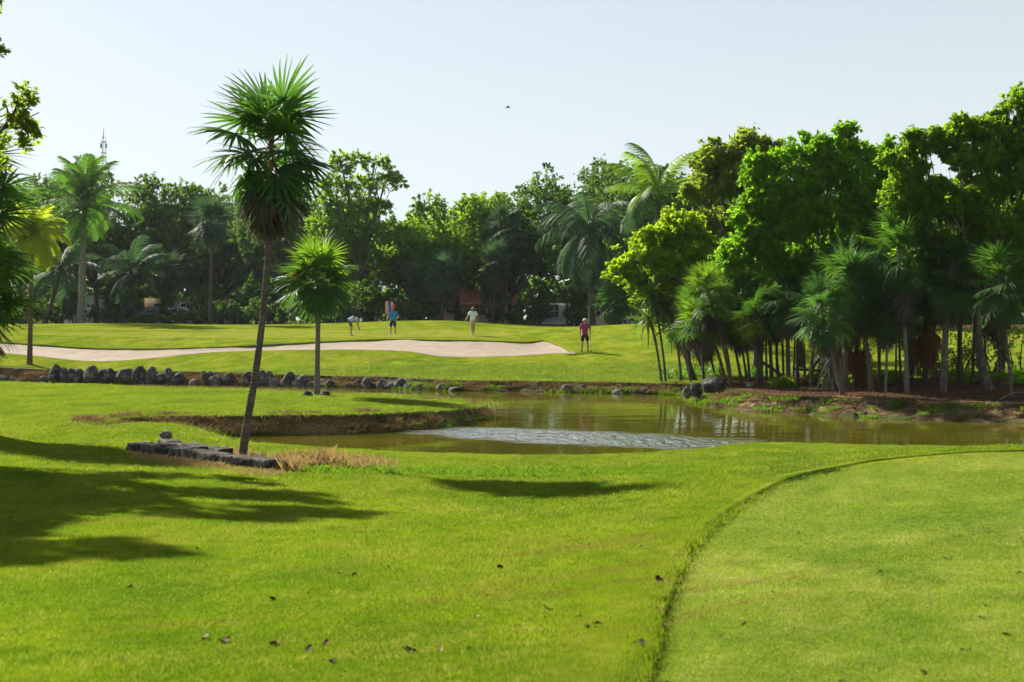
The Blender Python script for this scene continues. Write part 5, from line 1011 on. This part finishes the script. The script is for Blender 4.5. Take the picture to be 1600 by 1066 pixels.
def person(label, px, py, pose, face, shirt, shorts, skinm, shoe, cap=None, hair=None, D=None, socks=False):
    """pose: joint name -> (right of picture, away from camera, up) in metres from the ground under the figure"""
    f = G(px, py) if D is None else np.array((*W(px, py, D)[:2], 0)); o = empty('person', (f[0], f[1], float(land(f[0], f[1])[0]) + .03), label=label, cat='person')
    P = {k: np.array(v, float) for k, v in pose.items()}; fv = np.array((face[0], face[1], 0.)); fv /= np.linalg.norm(fv); up = P['head'] - P['neck']; up /= np.linalg.norm(up); fh = np.array(pose.get('look', tuple(fv)), float); fh /= np.linalg.norm(fh); sd_ = np.cross(fh, up); sd_ /= np.linalg.norm(sd_)
    V, E, Rd, ix = [], [], [], {}
    def v(n, p, r_, to=None):
        ix[n] = len(V); V.append(p); Rd.append(r_)
        if to: E.append((ix[to], ix[n]))
    v('pel', P['pel'], .135); v('waist', P['waist'], .125, 'pel'); v('chest', P['chest'], .145, 'waist'); v('nb', P['nb'], .075, 'chest'); v('neck', P['neck'], .058, 'nb'); v('jaw', P['neck'] + (P['head'] - P['neck']) * .55 + fh * .035, .068, 'neck'); v('head', P['head'], .095, 'jaw'); v('top', P['head'] + up * .085, .07, 'head')
    v('nose', P['jaw_'] if 'jaw_' in P else P['head'] - up * .03 + fh * .112, .018, 'head')
    for s in (1, -1): v('ear%d' % s, P['head'] - up * .02 + sd_ * s * .098, .022, 'head')
    for s in 'LR':
        v('sh' + s, P['sh' + s], .066, 'chest'); v('el' + s, P['el' + s], .046, 'sh' + s); v('wr' + s, P['wr' + s], .030, 'el' + s); a = P['wr' + s] - P['el' + s]; a /= np.linalg.norm(a); sidev = np.cross(a, fv); sidev = sidev / (np.linalg.norm(sidev) + 1e-9); pm = np.cross(sidev, a)
        v('pa' + s, P['wr' + s] + a * .055, .034, 'wr' + s)
        for q in range(4):
            L = (.075, .088, .085, .065)[q]; b = P['wr' + s] + a * .095 + pm * (q - 1.5) * .02; v('f%d%s' % (q, s), b, .0095, 'pa' + s); v('g%d%s' % (q, s), b + a * L * .6 + sidev * .012 * (1 if s == 'L' else -1), .009, 'f%d%s' % (q, s)); v('h%d%s' % (q, s), b + a * L * .9 + sidev * .035 * (1 if s == 'L' else -1), .008, 'g%d%s' % (q, s))
        v('t' + s, P['wr' + s] + a * .05 + pm * .045, .011, 'pa' + s); v('u' + s, P['wr' + s] + a * .085 + pm * .062, .009, 't' + s)
        v('hip' + s, P['hip' + s], .10, 'pel'); v('kn' + s, P['kn' + s], .058, 'hip' + s); v('ca' + s, P['kn' + s] * .62 + P['an' + s] * .38 - fv * .015, .056, 'kn' + s); v('an' + s, P['an' + s], .038, 'ca' + s); v('toe' + s, P['an' + s] + P.get('toe' + s, fv) * .15 - (0, 0, P['an' + s][2] - .035 if P['an' + s][2] < .12 else .04), .034, 'an' + s)
    skin('body', V, E, Rd, skinm, o)
    names = ['waist', 'pel', 'chest', 'nb', 'shL', 'shR']; pts = [P['waist'], P['pel'] + (P['waist'] - P['pel']) * .15, P['chest'], P['nb'], P['shL'], P['shR']]; pts += [P['sh' + s] + (P['el' + s] - P['sh' + s]) * .78 for s in 'LR']
    skin('shirt', pts, [(0, 1), (0, 2), (2, 3), (2, 4), (2, 5), (4, 6), (5, 7)], [.160, .172, .172, .078, .092, .092, .082, .082], shirt, o)
    pts = [P['pel'], P['pel'] + (P['waist'] - P['pel']) * .4, P['hipL'], P['hipR'], P['hipL'] + (P['knL'] - P['hipL']) * .88, P['hipR'] + (P['knR'] - P['hipR']) * .88]
    skin('shorts', pts, [(0, 1), (0, 2), (0, 3), (2, 4), (3, 5)], [.158, .150, .125, .125, .098, .098], shorts, o)
    for s in 'LR':
        t = P.get('toe' + s, fv); a = P['an' + s]; z = .04 if a[2] < .12 else a[2] - .04
        skin('shoe', [a + (0, 0, -a[2] + z + .01) - t * .05, a * (1, 1, 0) + (0, 0, z) + t * .07, a * (1, 1, 0) + (0, 0, z - .005) + t * .19], [(0, 1), (1, 2)], [.050, .052, .038], shoe, o)
        if socks: skin('sock', [a + (0, 0, .0), a + (P['kn' + s] - a) * .16], [(0, 1)], [.046, .048], simple('sock_white', (.7, .7, .7), .8, .1), o)
    M = Matrix((( *sd_, 0), (*fh, 0), (*up, 0), (0, 0, 0, 1))).transposed().to_4x4(); M = Matrix([[sd_[i], fh[i], up[i], 0] for i in range(3)] + [[0, 0, 0, 1]]); M.translation = Vector(P['head'] + up * .02)
    m = MB(); pr = [(.113 * math.cos(t), .113 * math.sin(t) * 1.05) for t in np.linspace(0, math.pi / 2, 7)]; m.lathe(pr, k=14)
    hc = cap or hair
    if hc:
        if cap:
            a = np.linspace(-1.05, 1.05, 9); V2 = np.array([(rr_ * math.sin(t), rr_ * math.cos(t) * (1 if rr_ < .13 else 1.12), .012 - (.028 if rr_ > .13 else 0)) for rr_ in (.108, .185) for t in a]); m.add(V2, [(i, i + 1, i + 10, i + 9) for i in range(8)])
        c = m.build('cap' if cap else 'hair', hc, o); c.matrix_local = M
    for s in (1, -1):
        e = MB().lathe([(.0, -.012), (.009, -.008), (.012, 0), (.009, .008), (.0, .012)], k=8).build('eye', simple('eye_dark', (.02, .015, .01), .3, .5), o); e.location = P['head'] + fh * .090 + sd_ * s * .035 + up * .0
    return o
def stand(**k):
    p = dict(pel=(0, 0, .95), waist=(0, 0, 1.08), chest=(0, 0, 1.29), nb=(0, 0, 1.44), neck=(0, 0, 1.50), head=(0, 0, 1.62), shL=(-.19, 0, 1.41), shR=(.19, 0, 1.41), elL=(-.25, .02, 1.14), elR=(.25, .02, 1.14), wrL=(-.26, 0, .89), wrR=(.26, 0, .89),
             hipL=(-.10, 0, .90), hipR=(.10, 0, .90), knL=(-.13, 0, .49), knR=(.13, 0, .49), anL=(-.15, 0, .085), anR=(.15, 0, .085)); p.update(k); return p
C_pink, C_black, C_blue, C_navy = simple('cloth_magenta', (.30, .045, .17), .8, .15, .12, 6), simple('cloth_black', (.014, .014, .018), .8, .15), simple('cloth_blue', (.035, .24, .52), .8, .15, .12, 6), simple('cloth_navy', (.018, .028, .070), .8, .15)
C_white, C_khaki, C_pale, C_grey = simple('cloth_white', (.66, .70, .76), .8, .15, .06, 6), simple('cloth_khaki', (.46, .38, .26), .8, .15), simple('cloth_pale_blue', (.30, .47, .62), .8, .15, .1, 6), simple('cloth_grey', (.10, .10, .115), .8, .15)
S_white, S_dark = simple('shoe_white', (.62, .63, .65), .6, .3), simple('shoe_dark', (.05, .045, .04), .6, .3); CAPW = simple('cap_white', (.72, .74, .77), .8, .15); CAPT = simple('cap_tan', (.52, .42, .28), .8, .15); HAIR = simple('hair_grey', (.28, .25, .22), .8, .15)
person('man in a magenta shirt and black shorts seen from behind beside the bunker', 914, 551.5, stand(pel=(0, 0, .95), anL=(-.17, -.05, .085), anR=(.17, .16, .085), knL=(-.14, 0, .49), knR=(.14, .06, .49), wrR=(.27, .10, .92), elR=(.27, -.02, 1.15), head=(.0, .03, 1.62)), (0, 1), C_pink, C_black, SKIN2, S_dark, cap=CAPW, socks=True)
person('man in a white polo and khaki shorts walking across the green', 739, 527, stand(anL=(-.03, -.22, .085), knL=(-.05, -.16, .50), anR=(.05, .26, .15), knR=(.06, .04, .49), hipL=(-.09, -.02, .9), hipR=(.09, .02, .9), elL=(-.31, -.02, 1.17), wrL=(-.43, -.10, .98), elR=(.28, .03, 1.15), wrR=(.33, -.12, .96)), (.05, -1), C_white, C_khaki, SKIN2, S_dark, hair=HAIR, D=88)
person('man in a blue shirt and navy shorts holding the flagstick, hand on hip', 614, 524, stand(elR=(.37, .05, 1.17), wrR=(.20, -.03, 1.02), elL=(-.27, -.02, 1.16), wrL=(-.31, -.14, 1.06)), (0, -1), C_blue, C_navy, SKIN, S_white, cap=CAPT, D=86.4, socks=True)
person('man in pale blue bending down to the ground on the green', 549, 527, dict(pel=(-.10, 0, .93), waist=(.0, 0, 1.02), chest=(.22, 0, 1.08), nb=(.38, 0, 1.05), neck=(.44, 0, 1.02), head=(.54, 0, .97), look=(.62, 0, -.78), shL=(.30, .17, 1.06), shR=(.30, -.17, 1.06), elL=(.36, .19, .78), elR=(.36, -.19, .77), wrL=(.42, .10, .53), wrR=(.46, -.08, .47), hipL=(-.10, .10, .88), hipR=(-.10, -.10, .88), knL=(.02, .12, .48), knR=(.04, -.12, .48), anL=(-.04, .14, .085), anR=(-.02, -.14, .085)), (1, 0), C_pale, C_grey, SKIN2, S_white, cap=CAPW, D=86)
finish_skins()
# flagstick with its cloth, ball, putter
M_pole = simple('pole_white', (.66, .62, .54), .5, .3); f = W(604.5, 524, 86.3); fz = float(land(f[0], f[1])[0]); o = empty('flagstick', (f[0], f[1], fz), label='flagstick with a red, white and blue cloth held by the man in blue', cat='flag')
MB().tube([(0, 0, -.1), (0, 0, 1.1), (.0, 0, 2.12)], [.014, .013, .011], 7).build('pole', M_pole, o)
k = NT('flag_cloth'); sx = k.n('SeparateXYZ'); k.set(sx.inputs[0], k.pos(obj=True)); u = sx.outputs[0]
c = k.mix(k.ramp(u, .10, .11), (.42, .20, .16), (.035, .065, .19)); c = k.mix(k.ramp(u, .27, .28), c, (.48, .46, .44)); c = k.mix(k.ramp(u, .34, .35), c, (.42, .06, .05)); M_flag = k.done(k.trans(k.bsdf(c, .8, .1), c, .15))
un = np.linspace(0, 1, 16); vn = np.linspace(0, 1, 10); P = np.array([[(-.10 + .58 * a + .02 * math.sin(b * 6), .06 * math.sin(a * 11 + b * 2), 2.10 - .10 * a - (.74 - .30 * a) * b - .12 * math.sin(a * 3.0) * b + .10 * math.sin(a * math.pi)) for a in un] for b in vn])
link('flag', gridmesh('flag', P, M_flag), o)
f = W(563, 526.8, 86); MB().lathe([(.0, -.03), (.022, -.02), (.03, 0), (.022, .02), (.0, .03)], k=10).build('golf_ball', CAPW, None, label='white golf ball on the green under the bending man', cat='ball').location = (f[0], f[1], float(land(f[0], f[1])[0]) + .045)
f = G(914, 551.5); gx, gy = f[0] + .27, f[1] + .12; lz = lambda a, b: float(land(a, b)[0]) + .02; zc = lz(gx + .05, gy - .15); zh = lz(f[0], f[1]); o = empty('putter', (gx + .05, gy - .15, zc), label='dark golf putter held by the man in magenta', cat='golf club')
top = np.array((gx, gy, zh + .90)) - np.array(o.location); M_steel = simple('club_steel', (.12, .12, .125), .3, .5, .1, 8, .8)
MB().tube([(0, 0, .05), top * .62], [.008, .009], 6).build('shaft', M_steel, o); MB().tube([top * .62, top * 1.06], [.014, .017], 7).build('grip', C_black, o); m = MB(); m.box((.0, -.02, .04), (.06, .14, .05)); m.build('club_head', M_steel, o, False)

# ------------------------------------------------------------------ houses, cars and mast beyond the trees
G_pane = simple('window_glass', (.03, .04, .05), .08, .6); W_white = simple('wall_white', (.62, .63, .62), .8, .15, .06, 3); W_cream = simple('wall_cream', (.52, .43, .30), .8, .15, .08, 3); W_tan = simple('wall_tan', (.42, .32, .22), .8, .15, .08, 3); T_red = simple('roof_tile', (.30, .10, .06), .8, .15, .3, 3); W_frame = simple('frame_white', (.72, .73, .72), .6, .3)
def house(label, px0, px1, D, top, wall, roof, wins, rh=1.5, depth=6):
    a, b = W(px0, 500, D), W(px1, 500, D); x0, x1 = a[0], b[0]; zg = gz((x0 + x1) / 2, D); h = W(px0, top, D)[2] - zg; w = x1 - x0; o = empty('house', ((x0 + x1) / 2, D, zg), label=label, cat='house')
    m = MB(); m.box((0, depth / 2, h / 2 - .1), (w, depth, h + .2)); m.build('wall', wall, o, False)
    if roof:
        m = MB(); n = int(w / .3); zz = h + .02
        for i in range(7):     # courses of tiles, each lapping the one below
            y0 = -.5 + i * (depth / 2 + .5) / 7; z0 = zz + i * rh / 7; xs = np.linspace(-w / 2 - .4, w / 2 + .4, n * 4 + 1); wv = .05 * np.abs(np.sin(np.arange(len(xs)) * np.pi / 4)); yy = (depth / 2 + .5) / 7
            V = np.concatenate([np.stack([xs, xs * 0 + y0, z0 + wv - .05], -1), np.stack([xs, xs * 0 + y0, z0 + wv + .05], -1), np.stack([xs, xs * 0 + y0 + yy + .05, z0 + wv + rh / 7 + .02], -1)]); L = len(xs); q = np.arange(L - 1)
            m.add(V, np.vstack([np.stack([q, q + 1, q + 1 + L, q + L], -1), np.stack([q + L, q + 1 + L, q + 1 + 2 * L, q + 2 * L], -1)]))
        m.add([(-w/2-.4, depth/2, zz+rh), (w/2+.4, depth/2, zz+rh), (w/2+.4, depth+.5, zz), (-w/2-.4, depth+.5, zz), (-w/2-.4, -.5, zz-.03), (w/2+.4, -.5, zz-.03)], [(0, 1, 2, 3), (4, 5, 2, 3)], [(4, 0, 3), (5, 2, 1)])
        m.build('roof', T_red, o, False)
    for u, z, ww, hh in wins:
        fr = MB(); x = -w / 2 + u * w; t = .07
        for c_, d_ in (((x, -.03, z + hh / 2), (ww + t, .08, t)), ((x, -.03, z - hh / 2), (ww + t, .08, t)), ((x - ww / 2, -.03, z), (t, .08, hh - t)), ((x + ww / 2, -.03, z), (t, .08, hh - t)), ((x, -.03, z), (t * .7, .06, hh - t)), ((x - ww / 4 - .01, -.03, z), (ww / 2 - t, .05, t * .6)), ((x + ww / 4 + .01, -.03, z), (ww / 2 - t, .05, t * .6))): fr.box(c_, d_)
        wo_ = fr.build('window', W_frame, o, False); pn = MB(); pn.box((x, -.012, z), (ww, .02, hh)); pn.build('pane', G_pane, wo_, False)
house('cream house with a red tiled roof behind the mound', 668, 800, 126, 478, W_cream, T_red, [(.34, 1.25, .9, 1.0), (.12, 1.3, .8, 1.0), (.62, 1.25, 1.2, 1.1), (.87, 1.3, .8, 1.0)])
house('white house with white-framed windows behind the man in magenta', 848, 985, 121, 474, W_white, None, [(.13, 1.15, .8, 1.15), (.42, 1.2, .8, 1.0), (.66, 1.2, .8, 1.0)])
house('plain white building glimpsed between trunks at the far left', 100, 160, 131, 462, W_white, None, [(.8, 1.4, .7, .9)])
house('tan building glimpsed behind the parked cars', 226, 345, 133, 466, W_tan, None, [(.2, 1.4, 1.1, 1.1), (.55, 1.4, 1.1, 1.1), (.85, 1.4, 1.1, 1.1)])
def car(label, px, D, paint, seed, flip=1):
    x = W(px, 500, D)[0]; o = empty('parked_car', (x, D, gz(x, D)), label=label, cat='car', group='cars parked beyond the putting green'); 
    prof = [(-2.05, .35), (-2.1, .62), (-2.0, .88), (-1.75, .95), (-1.25, 1.42), (-.2, 1.50), (.45, 1.42), (1.05, .98), (1.85, .84), (2.08, .66), (2.1, .36), (1.7, .24), (-1.7, .24)]
    P = np.array([(flip * a, b) for a, b in prof]); n = len(P); tk = lambda z: .86 - .20 * smooth(.9, 1.5, np.array([z]))[0]; V = [(a, -tk(b), b) for a, b in P] + [(a, tk(b), b) for a, b in P]
    bm = bmesh.new(); vv = [bm.verts.new(v_) for v_ in V]
    bm.faces.new(vv[:n]); bm.faces.new(vv[n:][::-1])
    for i in range(n): bm.faces.new((vv[i], vv[i + n], vv[(i + 1) % n + n], vv[(i + 1) % n]))
    bmesh.ops.recalc_face_normals(bm, faces=bm.faces[:]); bmesh.ops.bevel(bm, geom=bm.edges[:], offset=.05, segments=2, affect='EDGES'); me = bpy.data.meshes.new('body'); bm.to_mesh(me); bm.free(); link('body', me, o, paint)
    for sg in (-1, 1):
        m = MB(); q = [(-1.12, 1.0), (-.95, 1.36), (-.28, 1.42), (-.28, 1.0)]; q2 = [(-.18, 1.0), (-.18, 1.42), (.38, 1.36), (.85, 1.0)]
        for g in (q, q2):
            V = [(flip * a, sg * (tk(b) + .004), b) for a, b in g] + [(flip * a, sg * (tk(b) - .02), b) for a, b in g]; m.add(V, [(0, 1, 2, 3), (7, 6, 5, 4), (0, 4, 5, 1), (1, 5, 6, 2), (2, 6, 7, 3), (3, 7, 4, 0)])
        m.build('side_window', G_pane, o, False)
    m = MB(); V = [(flip * a, y, b) for a, b in ((.50, 1.41), (1.02, 1.02)) for y in (-.62, .62)]; V += [(a + flip * .02, y, b + .02) for a, y, b in V]; m.add(V, [(4, 5, 7, 6)]); m.build('windscreen', G_pane, o, False)
    for ax in (-1.3, 1.32):
        for sg in (-1, 1):
            w = MB().lathe([(.18, -.1), (.30, -.1), (.325, -.06), (.325, .06), (.30, .1), (.18, .1)], k=20).build('wheel', C_black, o); w.location = (flip * ax, sg * .80, .325); w.rotation_euler = (R(90), 0, 0)
            MB().lathe([(.0, -.11), (.12, -.105), (.19, -.09), (.19, .09), (.12, .105), (.0, .11)], k=14).build('rim', simple('rim_silver', (.5, .5, .5), .35, .5, .1, 8, .7), w)
    for sg in (-1, 1):
        m = MB(); m.box((flip * 2.06, sg * .62, .70), (.10, .30, .13)); m.build('headlight', W_frame, o, False)
        m = MB(); m.box((flip * -2.06, sg * .66, .78), (.10, .24, .16)); m.build('tail_light', simple('lamp_red', (.35, .02, .02), .3, .5), o, False)
car('dark blue car, leftmost of the parked cars', 196, 119, simple('paint_navy', (.03, .05, .09), .2, .6, .05), 1)
car('grey-green car parked behind the dark blue one', 243, 122, simple('paint_grey_green', (.10, .14, .15), .2, .6, .05), 2, -1)
car('pale silver car, rightmost of the parked cars', 285, 121, simple('paint_silver', (.45, .50, .53), .25, .6, .05), 3)
for px, py, D, cl, lb in [(377, 484, 117, (.55, .10, .04), 'small orange-red cloth hanging in the shade left of the leaning trunk'), (632, 482, 112, (.45, .08, .07), 'small red cloth hanging in the shade right of the flag')]:
    c = W(px, py, D); zg = gz(c[0], c[1]); o = empty('hanging_banner', (c[0], c[1], zg), label=lb, cat='banner'); h = c[2] - zg
    MB().tube([(-.3, 0, -.1), (-.3, 0, h + .7)], .025, 6).build('pole', M_pole, o); Pq = np.array([[(-.3 + .7 * a, .08 * math.sin(5 * a + b), h + .55 - .9 * b - .15 * a) for a in np.linspace(0, 1, 8)] for b in np.linspace(0, 1, 6)]); mk = simple('banner_cloth', cl, .8, .1); link('cloth', gridmesh('cloth', Pq, mk), o)
# radio mast
c = W(163, 500, 168); zg = gz(c[0], c[1]); H = W(163, 213, 168)[2] - zg; o = empty('radio_mast', (c[0], c[1], zg), label='slim lattice radio mast with antenna panels rising above the trees', cat='mast'); M_mast = simple('mast_steel', (.45, .47, .48), .6, .4)
LEG = [(.24, 0), (-.12, .21), (-.12, -.21)]
for x, y in LEG: MB().tube([(x * 1.5, y * 1.5, -.1), (x, y, H)], .03, 5).build('mast_leg', M_mast, o)
m = MB(); zs = np.arange(0, H - .6, .8)
for i, z in enumerate(zs):
    for a in range(3):
        p, q = LEG[a], LEG[(a + 1) % 3]; s0, s1 = 1.5 - .5 * z / H, 1.5 - .5 * (z + .8) / H; m.tube([(p[0] * s0, p[1] * s0, z), (q[0] * s1, q[1] * s1, z + .8)], .014, 4, False); m.tube([(p[0] * s0, p[1] * s0, z), (q[0] * s0, q[1] * s0, z)], .012, 4, False)
m.build('lattice', M_mast, o, kind='stuff')
MB().tube([(0, 0, H - .3), (0, 0, H + .9)], [.05, .02], 5).build('spike', simple('mast_dark', (.06, .06, .065), .6, .3), o)
for s in (-1, 1):
    z = W(163, 228, 168)[2] - zg; m = MB(); m.box((s * .30, 0, z), (.14, .12, .55)); m.build('antenna_panel', simple('panel_dark', (.07, .075, .08), .6, .3), o, False)
for z in (W(163, 222, 168)[2] - zg, W(163, 239, 168)[2] - zg): m = MB(); m.lathe([(.30, z - .03), (.34, z - .03), (.34, z + .03), (.30, z + .03)], k=12); m.build('ring', M_mast, o)
# a bird in the sky
c = W(793.5, 168, 80); o = empty('bird', c, label='tiny dark bird gliding high in the sky', cat='bird'); M_bird = simple('bird_dark', (.02, .02, .022), .7, .2)
MB().tube([(-.16, 0, .01), (-.08, 0, .0), (.02, 0, 0), (.10, 0, .012), (.15, 0, .015)], [.008, .026, .034, .024, .006], 8).build('body', M_bird, o)
for s in (-1, 1): MB().add([(.05, s * .02, .01), (.07, s * .16, .055), (.0, s * .30, .05), (-.03, s * .15, .045), (-.04, s * .02, .005), (.05, s * .02, .018), (.07, s * .16, .06), (.0, s * .30, .052), (-.03, s * .15, .05), (-.04, s * .02, .011)], [(0, 1, 3, 4), (9, 8, 6, 5)], [(1, 2, 3), (8, 7, 6)]).build('wing', M_bird, o, False)
# ------------------------------------------------------------------ thin haze over the whole place
m = MB(); m.box((0, 1200, 14.5), (5400, 2900, 33)); hm = bpy.data.materials.new('haze'); hm.use_nodes = True; hm.node_tree.nodes.clear()
ho = hm.node_tree.nodes.new('ShaderNodeOutputMaterial'); pv = hm.node_tree.nodes.new('ShaderNodeVolumePrincipled'); pv.inputs['Density'].default_value = .00009; pv.inputs['Color'].default_value = (.80, .92, 1.0, 1); pv.inputs['Anisotropy'].default_value = .35
hm.node_tree.links.new(pv.outputs[0], ho.inputs['Volume'])
m.build('haze', hm, None, False, kind='stuff', label='thin bluish haze that lightens the far trees', cat='haze')
